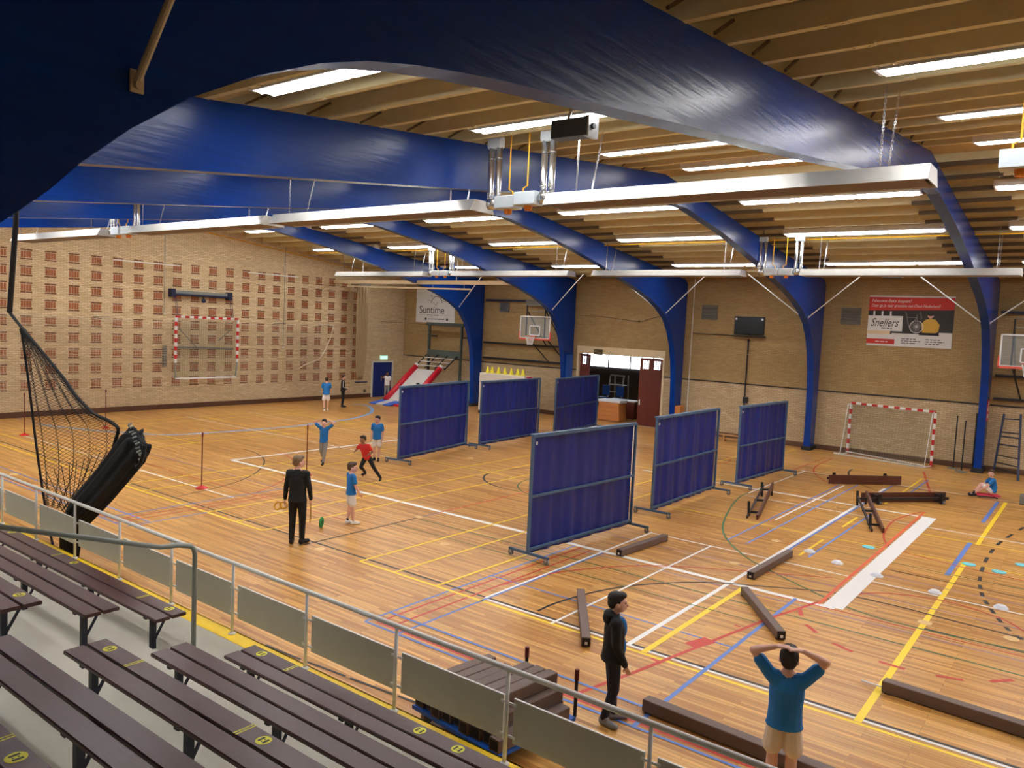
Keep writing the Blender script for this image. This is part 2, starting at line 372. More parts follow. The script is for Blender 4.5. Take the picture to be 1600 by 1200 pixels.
strip([G(1443, 737), G(1455, 775)], .07, 'red'); arc('black', [(1332, 733), (1326, 738), (1327, 744)], .06); strip([G(1345, 757), G(1400, 778)], .04, 'black')
circ('red', -12.1, 26.3, 1.8, 0, 360, .035); YL('yellow', -9.7, 26.0, 32, .05); YL('yellow', -10.6, 25.6, 32, .05)
for (u, v) in ((434, 799), (655, 808), (695, 850), (1213, 845), (1445, 973), (1580, 998), (1148, 880), (735, 716), (868, 781), (22, 741), (500, 858)):
    p = G(u, v); MB().lathe([(.11, 0), (.11, .004), (.09, .005)], (p.x, p.y, 0), 14).build('floor_socket', 'socket', fl)
# --- walls
def gable(y0, y1, dz=.27): return [(y0, ztop(y0)+dz), (18.1, ztop(18.1)+dz), (y1, ztop(y1)+dz)]
gp_ = gable(YF-.3, YW+.3)
wl = struct(MB().prism([(YW+.3, 0), (YF-.3, 0)]+gp_, XE-.3, XE).build('wall_left', 'brick_end'))
struct(MB().prism([(YW+.3, 0), (YF-.3, 0)]+gp_, XR, XR+.3).build('wall_right', 'brick_end'))
struct(MB().bm((XE-.3, YF-.3, 0), (XR+.3, YF, ztop(YF)+.27)).build('wall_front', 'brick_far'))
DX0, DX1, DZ = -20.9, -16.2, 3.25
zt = ztop(YW)+.27; LG = 2.40
wb = struct(MB().bm((XE, YW, LG), (DX0, YW+.3, zt)).bm((DX1, YW, LG), (XR, YW+.3, zt)).bm((DX0, YW, DZ), (DX1, YW+.3, zt)).build('wall_back', 'brick_far'))
MB().bm((XE, YW-.001, 0), (DX0, YW+.3, LG)).bm((DX1, YW-.001, 0), (XR, YW+.3, LG)).build('lower_brickwork', 'brick_far_low', wb)
struct(MB().bm((XE, YW-.03, LG-.02), (DX0, YW, LG+.03)).bm((DX1, YW-.03, LG-.02), (XR, YW, LG+.03)).build('trim_1', 'black_steel'))
struct(MB().bm((XE, YF, 0), (XE+.03, YW, .22)).build('baseboard_left', 'baseboard'))
struct(MB().bm((XE, YW-.03, 0), (DX0-.12, YW, .2)).bm((DX1+.12, YW-.03, 0), (XR, YW, .2)).build('baseboard_back', 'baseboard'))
# red brick figures set into the end wall (9 rows)
bk = MB(); W_, H_ = .42, .40; bk.cur = 1
bk.bm((0, -W_/2, -H_/2), (.012, -W_/2+.19, -H_/2+.055)).bm((0, -W_/2+.21, -H_/2), (.012, W_/2, -H_/2+.055))
bk.bm((0, -W_/2, H_/2-.055), (.012, -.012, H_/2)).bm((0, .012, H_/2-.055), (.012, W_/2, H_/2))
bk.cur = 0
for i in range(4):
    y = -W_/2+.02+i*.097
    bk.bm((0, y+.004, -H_/2+.08), (.012, y+.078, H_/2-.08))
bkm = bk.mesh('brick_figure', ['red_brick', 'dark_brick'])
DY = (28.55-12.55)/22
for r, z in enumerate((6.29, 5.66, 5.02, 4.39, 3.76, 3.12, 2.49, 1.87, 1.24)):
    for c_ in range(-4, 24):
        y = 12.571+.8725*c_
        if y > 29.3: continue
        link('brick_figure', bkm, wl, (XE, y, z))
# --- ceiling deck and purlins
ce = MB()
for (ya, yb) in ((YF-.3, 18.1), (18.1, YW+.3)):
    ce.prism([(ya, ztop(ya)+.25), (yb, ztop(yb)+.25), (yb, ztop(yb)+.4), (ya, ztop(ya)+.4)], XE-.3, XR+.3)
ce = struct(ce.build('ceiling', 'roof_deck'))
pf = MB().prism([(-.012, 0), (.075, 0), (.075, .02), (.012, .02), (.012, .235), (.075, .235), (.075, .25), (-.012, .25)], XE, XR).mesh('purlin', 'purlin_paint')
dbar = MB().prism([(-.045, -.02), (.085, -.02), (.085, .07), (-.045, .07)], -1.05, 1.1).mesh('purlin_dark_bar', 'dark_brown')  # dark brown bars along the far-slope purlins, either side of each arch
spl = MB().prism([(-.02, -.012), (.06, -.012), (.06, .02), (-.02, .02)], -1.25, 1.25)
for e in (-1.2, -1.05, 1.05, 1.2):
    spl.box((e, -.018, .06), (.03, .012, .03)).box((e, .03, -.016), (.03, .03, .01))
spl = spl.mesh('lap_plate', 'purlin_paint')
stt = MB().bar((.06, -.42, -.05), (.06, -.02, .2), .03, .03).mesh('purlin_strut', 'dark_brown')
k = -11
while True:
    y = 6.47+.975*k; k += 1
    if y > YW-.3: break
    if y < YF+.2 or abs(y-18.1) < .2: continue
    link('purlin', pf, ce, (0, y, ztop(y)))
    for ax in ARCH:
        if y > 18.1: link('purlin_dark_bar', dbar, ce, (ax, y, ztop(y)))
        elif y > 3:
            link('lap_plate', spl, ce, (ax-.12, y, ztop(y)))
            if ax in ARCH[1:5]: link('purlin_strut', stt, ce, (ax, y, ztop(y)))
# --- laminated roof arches
inner = [(.75, 1.97), (.75, 3.6), (.82, 4.1), (.95, 4.45), (1.13, 4.73), (1.29, 4.87), (1.41, 5.0), (1.6, 5.17), (1.86, 5.36), (2.18, 5.54), (2.54, 5.70), (2.85, 5.80), (3.2, 5.88), (3.6, 5.95), (4.08, 6.02),
         (4.9, 6.12), (6.2, 6.28), (8.6, 6.57), (11.05, 6.87), (18.1, 7.80), (19.45, 7.78), (21.9, 7.46), (23.5, 7.17), (25.1, 6.86), (27.0, 6.40), (28.2, 6.12), (29.2, 5.83), (30.1, 5.48), (30.85, 5.06), (31.35, 4.5), (31.65, 3.95), (31.9, 3.2), (32.03, 2.5), (32.1, 1.5), (32.13, .16)]
outer = [(32.72, .16), (32.72, 6.66), (32.5, ztop(32.5)-.01), (18.1, ztop(18.1)-.01), (5.6, ztop(5.6)-.01), (-1.5, ztop(-1.5)-.01), (-1.3, 1.97)]
def arch_mesh():
    mb = MB(); mb.prism(inner+outer, -.25, 0); return mb.mesh('laminated_frame', 'arch_blue')
am = arch_mesh()
foot = MB().bm((-.3, 32.03, 0), (.05, 32.86, .16)).mesh('foot_shoe', 'dark_rubber')
rodm = MB().tube([(0, 30.7, 5.3), (2.0, 30.1, 6.9)], .02, 8).sph((.0, 30.7, 5.3), .035, 8, 6).mesh('brace_rod', 'white_paint')
rodl = MB().tube([(-.25, 30.75, 5.3), (-2.25, 30.1, 6.9)], .02, 8).mesh('brace_rod', 'white_paint')
rodn = MB().tube([(.01, 1.62, 5.36), (1.26, 1.70, 6.97)], .016, 10).mesh('near_brace', 'lintel')
pltn = MB().box((.005, 1.62, 5.36), (.01, .055, .09)).tube([(.01, 1.62, 5.345), (.03, 1.62, 5.345)], .017, 10).mesh('brace_plate', 'lintel')
ANAME = ['blue roof arch nearest the patterned brick end wall, its leg beside the white sun banner', 'blue roof arch whose leg stands between the distant basketball hoop and the doorway',
         'blue roof arch whose leg stands right of the dark red doors', 'blue roof arch whose leg stands left of the red and white floor goal', 'nearest blue roof arch, sweeping dark across the top left corner',
         'blue roof arch over the stand beyond the right edge', 'blue roof arch farthest to the right, beyond the frame']
for i, x in enumerate(ARCH):
    t = tag(empty('roof_arch', (x, 0, 0)), ANAME[i], 'arch', 'laminated roof arches')
    link('laminated_frame', am, t); link('foot_shoe', foot, t); link('brace_rod', rodm, t)
    if i > 0: link('brace_rod', rodl, t)
    link('near_brace', rodn, t); link('brace_plate', pltn, t)
# --- fluorescent strips between the purlins
LY = [1.85, 5.75, 9.72, 13.65, 17.35, 21.0, 24.8, 29.3]
hs = MB().bm((0, -.19, .03), (4.5, .19, .13)).bm((0, -.19, -.02), (.04, .19, .03)).bm((4.46, -.19, -.02), (4.5, .19, .03)).bm((0, -.19, -.02), (4.5, -.165, .03)).bm((0, .165, -.02), (4.5, .19, .03)).mesh('housing', 'lamp_white')
tb = MB()
for y in (-.085, .085):
    for s_ in range(3): tb.tube([(.08+1.48*s_, y, .005), (1.46+1.48*s_, y, .005)], .055, 6)
tb = tb.mesh('fluorescent_tube', 'lamp_glow')
lv = MB()
for i in range(1, 45): lv.bm((i*.1-.003, -.165, -.02), (i*.1+.003, .165, -.002))
lv.bm((.04, -.004, -.02), (4.46, .004, .0))
lv = lv.mesh('louvre', 'louvre_white')
rown = ['directly over the benches', 'nearest the stand railing', 'second row from stand', 'third row from stand', 'just short of ridge', 'first row past ridge', 'second row past ridge', 'closest to far wall']
bayn = ['beside the patterned end wall']+['between arches %s and %s from end wall' % p for p in (('one', 'two'), ('two', 'three'), ('three', 'four'), ('four', 'five'))]+['just right of nearest arch', 'beyond the right edge', 'far outside the right edge']
for bi, x0 in enumerate([XE]+ARCH):
    for ri, y in enumerate(LY):
        if (bi >= 5 and ri < 2) or (bi == 4 and ri == 0): continue
        t = tag(empty('ceiling_light', (x0+(1.75 if bi == 0 else .85), y, ztop(y)-.01)), 'fluorescent strip light, %s, %s' % (rown[ri], bayn[bi]), 'light', 'fluorescent strip lights')
        t.rotation_euler = (math.atan(.1065 if y < 18.1 else -.109), 0, 0)
        link('housing', hs, t); link('fluorescent_tube', tb, t); link('louvre', lv, t)
# ================================================================== THE STAND
RISE, PITCH = .281, .817
st = struct(empty('floor_stand', (-7, 2, 0)))
def under(o, p):                     # parent a mesh built in world coordinates
    o.parent = p; o.matrix_parent_inverse = Matrix.Translation(-Vector(p.location)) if not any(p.rotation_euler) else p.matrix_basis.inverted(); return o
SX0, SX1 = -26.0, 10.0
Fe = [5.80]+[4.5-PITCH*i for i in range(7)]
for i in range(8):
    z = .28+RISE*i; back = Fe[i+1] if i < 7 else YF+.06
    under(MB().bm((SX0, back-.02, .0 if i == 0 else z-RISE-.001), (SX1, Fe[i], z)).build('step', 'concrete'), st)
under(MB().bm((SX0, 5.60, .2801), (SX1, 5.82, .284)).bm((SX0, 5.80, .2), (SX1, 5.82, .284)).build('edge_marking', 'yellow_edge'), st)
# benches
pl = {}
def bench(x0, x1, row, label, stickers=(), tapes=()):
    z = .752+RISE*(row-1); yb = 4.71-PITCH*(row-1); pz = .28+RISE*(row-1)
    b = tag(empty('bench', (x0, yb, pz)), label, 'bench', 'slatted benches on the stand')
    def bl(mb, name, m, par=None): return under(mb.build(name, m), b) if par is None else mb
    for j in (0, 1):
        y0 = yb+.205*j
        p = bl(MB().cbox(((x0+x1)/2, y0+.0925, z-.021), (x1-x0, .185, .042), .009), 'seat_plank', 'bench_wood')
        if j == 1:
            for sx in stickers:
                o = MB().lathe([(.06, .0005), (.06, .0016)], (sx, y0+.0925, z), 18).build('sticker', 'sticker'); o.parent = p; o['label'] = 'round yellow distance sticker with black figures'
                m = MB()
                for q in (-.026, .026): m.box((sx+q, y0+.0925, z+.002), (.02, .06, .0008))
                m.box((sx, y0+.075, z+.002), (.014, .008, .0008)).box((sx, y0+.105, z+.002), (.014, .008, .0008)); m = m.build('sticker_print', 'sticker_black'); m.parent = p
            for sx in tapes:
                MB().box((sx, y0+.0925, z+.0006), (.012, .18, .001)).box((sx+.03, y0+.0925, z+.0006), (.012, .18, .001)).build('tape', 'sticker').parent = p
    n = max(2, round((x1-x0)/1.35)); step = (x1-x0-.6)/(n-1)
    for k in range(n):
        x = x0+.3+k*step
        m = MB().bm((x-.03, yb+.10, pz), (x+.03, yb+.16, z-.042)).bm((x-.03, yb+.02, z-.075), (x+.03, yb+.37, z-.042))
        bl(m, 'leg', 'bench_steel'); bl(MB().bar((x, yb+.33, z-.06), (x, yb+.42, pz+.02) if False else (x+.0, yb+.13, pz+.06), .03, .012, (1, 0, 0)), 'diagonal_brace', 'bench_steel')
rowt = ['front row', 'second row', 'third row', 'fourth row', 'fifth row', 'sixth row']
stk = {1: (-7.05, -4.66, -4.2), 3: (-7.05, -4.70, -2.6), 5: (-7.0, -4.72, -3.1)}
for r in range(1, 6):
    bench(-7.3, 1.2, r, 'brown slatted bench right of the aisle handrail, %s from the railing' % rowt[r-1], stk.get(r, ()), {1: (-6.55, -3.0), 3: (-6.62, -4.95), 5: (-5.0,)}.get(r, ()))
stk = {1: (-8.96, -11.55, -13.76), 3: (-9.07, -12.0)}
for r in range(1, 5):
    bench(-17.5, -8.73, r, 'brown slatted bench left of the aisle handrail, %s from the railing' % rowt[r-1], stk.get(r, ()), {1: (-9.6, -12.1), 3: ()}.get(r, ()))
# railing along the front edge
YRL = 5.74
rl = tag(empty('railing', (-7, YRL, .28)), 'white tubular railing with grey infill panels along the yellow stand edge', 'railing')
ztr = H-.5624*YRL
under(MB().tube([(-22, YRL, ztr), (2.4, YRL, ztr)], .028, 12).build('top_rail', 'rail_steel', None, True), rl)
x = FY(480, 924, YRL).x; x0 = x; PXS = [x0+1.497*i for i in range(-9, 7)]
for x in PXS:
    under(MB().tube([(x, YRL, .284), (x, YRL, ztr-.02)], .02, 10).lathe([(.05, .284), (.05, .292), (.03, .31)], (x, YRL, 0), 12).build('post', 'rail_steel', None, True), rl)
zp0, zp1 = H-.605*YRL-.02, H-.668*YRL
gapped = {-7.0: 1}
for i in range(len(PXS)-1):
    a, b = PXS[i], PXS[i+1]
    m = MB().bm((a+.06, YRL+.03, .50), (b-.06, YRL+.048, .93)).build('infill_panel', 'panel_grey'); under(m, rl)
    under(MB().bm((a+.06, YRL+.028, .93), (b-.06, YRL+.05, .938)).build('panel_edge', 'white_paint'), rl)
    for zz in (.56, .88):
        for e, s_ in ((a, 1), (b, -1)): under(MB().bm((e+s_*.015, YRL+.015, zz-.012), (e+s_*.09, YRL+.03, zz+.012)).build('clip', 'rail_steel'), rl)
# aisle handrail
XH = -8.02
hp = [EX(u, v, XH) for u, v in ((-60, 815.5), (0, 823), (140, 840), (250, 855))]
yl = FY(303, 1005, 4.78).y
pts = list(hp[:1])+[hp[-1]]
hz = hp[-1]; ye = 4.78
pts += [Vector((XH, hz.y+(ye-hz.y)*.5, hz.z-.02)), Vector((XH, ye-.05, hz.z-.06)), Vector((XH, ye-.015, hz.z-.10)), Vector((XH, ye, hz.z-.17)), Vector((XH, ye, .28))]
ah = tag(empty('aisle_handrail', (XH, ye, .28)), 'bent grey tubular handrail beside the aisle steps', 'handrail')
under(MB().tube(pts, .027, 12).build('rail_tube', 'rail_dark', None, True), ah)
pb = pts[0]; under(MB().tube([(XH, pb.y+.1, .28+RISE*2.0), (XH, pb.y+.1, pb.z-.04)], .024, 10).build('rear_post', 'rail_dark', None, True), ah)
# ================================================================== RADIANT HEATERS under the roof
def heater(x0, x1, y, z, label):
    t = tag(empty('radiant_heater', ((x0+x1)/2, y, z)), label, 'heater', 'radiant tube heaters')
    L = x1-x0
    prof = [(-.33, 0), (-.22, .2), (.22, .2), (.33, 0), (.31, 0), (.2, .18), (-.2, .18), (-.31, 0)]
    def p(mb, n, m): return under(mb.build(n, m), t)
    p(MB().prism([(a+y, b+z) for a, b in prof], x0, x1), 'reflector_hood', 'alu')
    for e in (x0-.012, x1): p(MB().prism([(-.33+y, z), (-.22+y, z+.2), (.22+y, z+.2), (.33+y, z)], e, e+.012), 'end_cap', 'alu')
    p(MB().bm((x0+.05, y-.29, z+.012), (x1-.05, y+.29, z+.02)), 'mesh_grille', 'heater_under')
    for q in (-.13, .13): p(MB().tube([(x0+.02, y+q, z+.09), (x1-.02, y+q, z+.09)], .045, 8), 'burner_tube', 'heater_under')
    for e in (x0+.55, x1-.55):
        for q in (-.2, .5):
            zc = ztop(y+q)+.02; m = MB(); n = 26
            a, b = Vector((e, y+(-.22 if q < 0 else .22), z+.2)), Vector((e, y+q, zc))
            for i in range(n):
                c = a.lerp(b, (i+.5)/n); d = (b-a).normalized()
                s_ = Vector((1, 0, 0)) if i % 2 else Vector((0, 1, 0))
                for w_ in (-.011, .011): m.bar(c-d*.028+s_*w_, c+d*.028+s_*w_, .006, .006)
            p(m, 'chain', 'galv')
    return t
def burner(x, y, z, label, flip=1):
    t = tag(empty('burner_unit', (x, y, z)), label, 'burner', 'heater burner units')
    def p(mb, n, m, s_=False): return under(mb.build(n, m, None, s_), t)
    p(MB().cbox((x, y, z+.1), (.42, .26, .22), .015), 'casing', 'burner_box')
    p(MB().lathe([(.06, -.09), (.07, -.05), (.07, -.01)], (x, y, z), 12), 'orange_cap', 'orange_cap')
    p(MB().tube([(x+flip*.21, y, z+.1), (x+flip*.25, y, z+.1), (x+flip*.26, y, z+.1), (x+flip*.42, y, z+.1)], [.06, .06, .1, .1], 12), 'fan_housing', 'galv', True)
    zt_ = ztop(y)+.1
    for i, q in enumerate((-.08, .1)):
        xx = x+flip*(.34+q*.9)
        p(MB().tube([(xx, y+.03, z+.12), (xx, y+.03, z+.25), (xx, y+.03, zt_-.25)], .055, 12).tube([(xx, y+.03, z+.28), (xx, y+.03, z+.3)], .06, 12).tube([(xx, y+.03, zt_-.45), (xx, y+.03, zt_-.43)], .06, 12), 'flue_duct', 'galv', True)
    xx = x+flip*.35
    p(MB().cbox((xx, y+.03, zt_-.17), (.27, .14, .2), .03), 'flue_collector', 'burner_box'); p(MB().tube([(xx, y+.03, zt_-.08), (xx, y+.03, zt_+.14)], .06, 12), 'roof_outlet', 'galv', True)
    p(MB().tube([(x-flip*.1, y-.02, z+.2), (x-flip*.1, y-.02, z+.28), (x-flip*.02, y-.02, z+.32), (x-flip*.02, y-.02, zt_)], .013, 8), 'gas_pipe', 'gas_yellow')
HY1, HZ1, HY2, HZ2 = 10.62, 6.40, 25.0, 6.42
for i, (a, b) in enumerate(((-28.4, -22.5), (-20.75, -14.95), (-14.6, -8.9), (-7.36, -1.85), (-.2, 5.5))):
    heater(a, b, HY1, HZ1, ['white radiant heater nearest the end wall, in the row near the stand', 'white radiant heater ending before the long front one, row near the stand', 'white radiant heater left of the paired steel flues, near row', 'large bright radiant heater right of the black loudspeaker', 'white radiant heater beyond the right edge'][i])
for i, (a, b) in enumerate(((-29.7, -23.95), (-22.25, -16.4), (-15.3, -9.7), (-7.76, -2.0), (-1.2, 4.6))):
    heater(a, b, HY2, HZ2, ['far row radiant heater beside the end wall corner', 'far row radiant heater ending above the doorway', 'far row radiant heater above the black wall panel', 'far row radiant heater above the red bicycle banner', 'far row radiant heater beyond the right edge'][i])
for i, (x, fl_) in enumerate(((-21.9, -1), (-21.35, 1))): burner(x, HY1+.0, HZ1+.02, ['grey burner box with flues, left of pair by end wall, near row', 'grey burner box with flues, right of pair by end wall, near row'][i], fl_)
burner(-8.32, HY1, HZ1+.03, 'burner box under the left pair of steel flues above mid court', -1); burner(-7.86, HY1-.05, HZ1+.06, 'pale burner box left of the large bright heater', 1)
burner(-.95, HY1, HZ1+.1, 'pale burner box at the upper right edge with paper notice', 1)
for i, (x, fl_) in enumerate(((-23.35, -1), (-22.85, 1), (-8.74, -1), (-8.28, 1))): burner(x, HY2, HZ2+.03, ['left burner box of the pair below the second roof arch', 'right burner box of the pair below the second roof arch', 'left burner box over the fourth arch leg', 'right burner box over the fourth arch leg'][i], fl_)
t = tag(MB().tube([(-33, 25.3, ztop(25.3)-.06), (2, 25.3, ztop(25.3)-.06)], .022, 8).build('gas_line', 'gas_yellow'), 'yellow gas pipe running under the far roof slope above the heaters', 'pipe')
t = tag(MB().tube([(XE+.12, 19.0, ztop(19.0)-.22), (XE+.12, 24.0, ztop(24)-.16), (XE+.12, 30, ztop(30)-.16)], .025, 8).build('gas_line', 'gas_yellow'), 'yellow gas pipe sloping along the top of the end wall', 'pipe')
# loudspeaker hanging below the nearest arch
ls = tag(empty('loudspeaker', (-6.33, 9.45, 7.2)), 'black loudspeaker hanging under the strip light by the nearest arch', 'loudspeaker')
a, b = FY(866, 206, 9.3), FY(926, 198, 9.3)
sp = MB(); ang = math.atan2(b.z-a.z, b.x-a.x)
Rb = Matrix.Rotation(-ang, 3, 'Y'); cc = (a+b)/2
under(sp.box(cc, (.60, .22, .25), rot=Rb).build('cabinet', 'black_plastic'), ls)
under(MB().box(cc+Rb @ Vector((.29, .02, .0)), (.07, .25, .28), rot=Rb).build('side_bracket', 'steel'), ls); under(MB().tube([cc+Vector((.33, -.02, 0)), cc+Vector((.36, -.02, 0))], .04, 12).build('knob', 'black_plastic'), ls)
under(MB().bar(cc+Vector((-.1, .0, .1)), cc+Vector((-.1, .1, .35)), .05, .02).build('mount', 'steel'), ls)
# small speakers under the far roof edge
for i, u in enumerate((948, 1145, 1395)):
    p = FY(u, 430, 31.0); t = tag(empty('ceiling_sensor', p), ['dark grey box lamp above the doorway', 'dark grey box lamp above the black wall panel', 'dark grey box lamp above the red banner'][i], 'lamp')
    under(MB().cbox(p, (.68, .3, .18), .03).build('body', 'rail_dark'), t); under(MB().bm((p.x-.3, p.y-.1, p.z-.11), (p.x+.3, p.y+.12, p.z-.088)).build('face', 'black_plastic'), t)
    under(MB().bm((p.x-.03, p.y+.0, p.z+.05), (p.x+.03, p.y+.05, ztop(31)+.02)).build('hanger', 'steel'), t)
# ================================================================== END WALL FITTINGS
XW = XE+.02
wgo = tag(empty('hoisted_goal', (XE+.4, 19.9, 1.4)), 'red and white striped goal frame hoisted on the patterned end wall', 'goal')
def P(o, mb, name, mat, s_=False): return under(mb.build(name, mat, None, s_), o)
xg = XE+.52; yl, yr, zb, zt2 = 18.36, 21.43, 1.40, 4.14
n = 8
def banded(o, a, b, th, k, name, start=0):
    a, b = Vector(a), Vector(b)
    for i in range(k):
        P(o, MB().bar(a.lerp(b, i/k), a.lerp(b, (i+1)/k), th, th, (1, 0, 0) if abs((b-a).normalized().z) < .5 else (0, 1, 0)), name, 'red_paint' if (i+start) % 2 == 0 else 'white_paint')
banded(wgo, (xg, yl, zt2), (xg, yr, zt2), .09, 15, 'crossbar_band'); banded(wgo, (xg, yl, zt2-.045), (xg, yl, 2.1), .09, 11, 'post_band', 1); banded(wgo, (xg, yr, zt2-.045), (xg, yr, 2.1), .09, 11, 'post_band', 1)
P(wgo, MB().bar((xg, yl, 2.1), (xg-.0, yl+.02, zb), .05, .05, (1, 0, 0)), 'lower_post', 'rail_dark'); P(wgo, MB().bar((xg, yr, 2.1), (xg, yr-.06, zb), .05, .05, (1, 0, 0)), 'lower_post', 'rail_dark')
P(wgo, MB().bar((xg, yl, zb), (xg, yr-.06, zb), .07, .07), 'bottom_bar', 'white_paint'); P(wgo, MB().bar((xg-.2, yl+.05, 2.78), (xg-.2, yr-.1, 2.72), .06, .09), 'cross_member', 'vent_grey')
P(wgo, MB().bar((xg-.2, yl+.25, 3.62), (xg-.2, yl+1.15, 2.75), .03, .03), 'diagonal_stay', 'vent_grey'); P(wgo, MB().bar((xg-.2, yr-.25, 3.62), (xg-.2, yr-.85, 3.1), .03, .03), 'diagonal_stay', 'vent_grey')
gn = MB()
for i in range(30):
    y = yl+(yr-yl)*i/29; gn.bar((xg-.15, y, zb+.03), (xg-.06, y, zt2-.04), .005, .005)
for i in range(26):
    z = zb+.05+(zt2-zb-.1)*i/25; gn.bar((xg-.15+.09*i/25, yl, z), (xg-.15+.09*i/25, yr, z), .005, .005)
tag(P(wgo, gn, 'goal_net', 'net_green'), kind='stuff')
ho = tag(empty('goal_hoist', (XE, 19.8, 5.1)), 'blue grey winch beam with pulley above the hoisted wall goal', 'hoist')
P(ho, MB().cbox((XE+.14, 19.75, 5.24), (.12, 2.95, .14), .01), 'winch_beam', 'rail_dark'); P(ho, MB().tube([(XE+.22, 18.35, 5.12), (XE+.22, 21.2, 5.12)], .05, 10), 'drive_shaft', 'navy_steel')
for y in (18.36, 21.16): P(ho, MB().bm((XE+.013, y-.1, 5.0), (XE+.3, y+.1, 5.36)), 'bracket', 'navy_steel')
for y in (18.40, 18.46, 21.1, 21.2): P(wgo, MB().bar((xg, y, 4.14), (XE+.31, y, 5.1), .02, .012, (0, 1, 0)), 'lifting_strap', 'navy_steel')
P(ho, MB().tube([(XE+.2, 19.85, 4.9), (XE+.24, 19.85, 4.9)], .1, 14).tube([(XE+.24, 19.85, 4.9), (XE+.26, 19.85, 4.9)], .045, 12), 'pulley_wheel', 'navy_steel'); P(ho, MB().bm((XE+.18, 19.82, 4.9), (XE+.21, 19.88, 5.15)), 'pulley_hanger', 'navy_steel')
tag(MB().cbox((XE+.09, 18.1, 2.38), (.15, .17, .92), .02).build('control_box', 'vent_grey'), 'narrow grey control box beside the wall goal', 'box')
for i, (a, b) in enumerate(((15.68, 18.61), (22.01, 24.93))):
    z = 6.37; t = tag(empty('white_bar', (XE, (a+b)/2, z)), ['thin white horizontal bar left of the wall goal, across the brick figures', 'thin white horizontal bar right of the wall goal hoist'][i], 'bar')
    P(t, MB().tube([(XE+.35, a, z), (XE+.35, b, z)], .025, 8), 'tube', 'white_paint')
    for y in (a+.5, b-.5): P(t, MB().bar((XE, y, z), (XE+.35, y, z), .02, .02), 'wall_arm', 'white_paint')
for i, (y, z0, z1) in enumerate(((18.07, 4.24, 8.45), (24.36, 2.79, 7.82))):
    t = tag(empty('pull_cord', (XE+.06, y, z0)), ['grey hanging conduit ending left of the wall goal', 'grey hanging conduit ending right of the wall goal'][i], 'conduit')
    P(t, MB().tube([(XE+.05, y, z0+.05), (XE+.05, y, z1)], .014, 6), 'conduit', 'rail_dark'); P(t, MB().sph((XE+.06, y, z0), .05, 10, 6), 'end_knob', 'white_paint')
# thin ball-stop net hanging in front of the lower end wall
bn = MB(); rnd = random.Random(3)
xb = XE+.22
def sag(y, z, ph): return z + .03*math.sin(y*2.1+ph)+.02*math.sin(y*5.3+ph*2)
for i in range(44):
    z = .33+i*(3.92-.33)/43; ph = rnd.uniform(0, 6)*.25+i*.15
    for a in range(0, 68):
        y0, y1 = 9+a*.26, 9+(a+1)*.26
        bn.bar((xb, y0, sag(y0, z, ph)), (xb, y1, sag(y1, z, ph)), .014, .011)
for a in range(0, 58): y = 9+a*.305; bn.bar((xb, y, .33), (xb, y+.02*math.sin(a), 3.95), .005, .005, (1, 0, 0))
bo = tag(empty('ball_stop_net', (XE+.3, 18, .3)), 'pale sagging ball stop net in front of the lower end wall', 'net')
tag(P(bo, bn, 'netting', 'net_white'), kind='stuff')
P(bo, MB().tube(smooth([(xb, 9, 4.02), (xb, 12, 3.98), (xb, 14, 3.93), (xb, 19.4, 3.86), (xb, 25, 3.9), (xb, 27.5, 4.05)]), .012, 6), 'top_rope', 'net_white')
P(bo, MB().tube(smooth([(xb, 27.4, 4.0), (xb, 27.2, 3.3), (xb, 26.6, 2.3), (xb, 25.6, 1.9), (xb, 25.2, 1.7)]), .035, 6), 'side_rope', 'net_white')
for y in (15.3, 24.0, 26.8): P(bo, MB().bar((XE+.013, y, 4.0), (xb+.02, y, 4.0), .03, .03).bar((xb, y-.35, 4.0), (xb, y+.35, 4.0), .02, .03), 'net_hook', 'vent_grey')
# folded divider curtain and its rail
cu = tag(empty('divider_curtain', (XE+.9, 28.8, 1.0)), 'beige divider curtain gathered tight beside the end wall', 'curtain')
for i in range(7):
    y = 28.42+i*.115
    P(cu, MB().tube(smooth([(XE+.9+.05*(i % 2), y, 6.25), (XE+.9, y+.03, 4.5), (XE+.92, y-.015*(i-3), 2.4), (XE+.9, 28.75+(i-3)*.05, 1.1)], 3), [.06]*10, 7), 'fold', 'curtain_beige', True)
P(cu, MB().bm((XE+.8, 28.35, 6.22), (XE+1.05, 29.2, 6.34)), 'top_hem', 'vent_grey'); P(cu, MB().bm((XE+.014, 28.7, 6.25), (XE+.85, 28.8, 6.31)), 'wall_arm', 'vent_grey'); P(cu, MB().bm((XE+.82, 28.5, .95), (XE+1.05, 29.2, 1.0)), 'bottom_bar', 'navy_steel')
cr = tag(empty('curtain_rail', (-27, 27.6, 6.3)), 'long beige curtain rail beam under the far heaters', 'rail')
P(cr, MB().bm((XE+.02, 27.5, 6.24), (-21.3, 27.72, 6.42)), 'beam', 'lintel'); P(cr, MB().tube([(XE+1, 27.6, 6.1), (-23.6, 27.6, 6.02)], .04, 8), 'tube', 'lintel')
for x in (-31, -28, -24.5, -22): P(cr, MB().bar((x, 27.6, 6.42), (x, 27.6, ztop(27.6)+.02), .03, .03, (1, 0, 0)), 'hanger', 'steel')
for x in (-31, -28.5, -26, -24): P(cr, MB().bar((x, 27.6, 6.05), (x, 27.6, 6.26), .015, .015, (1, 0, 0)), 'tube_hook', 'steel')
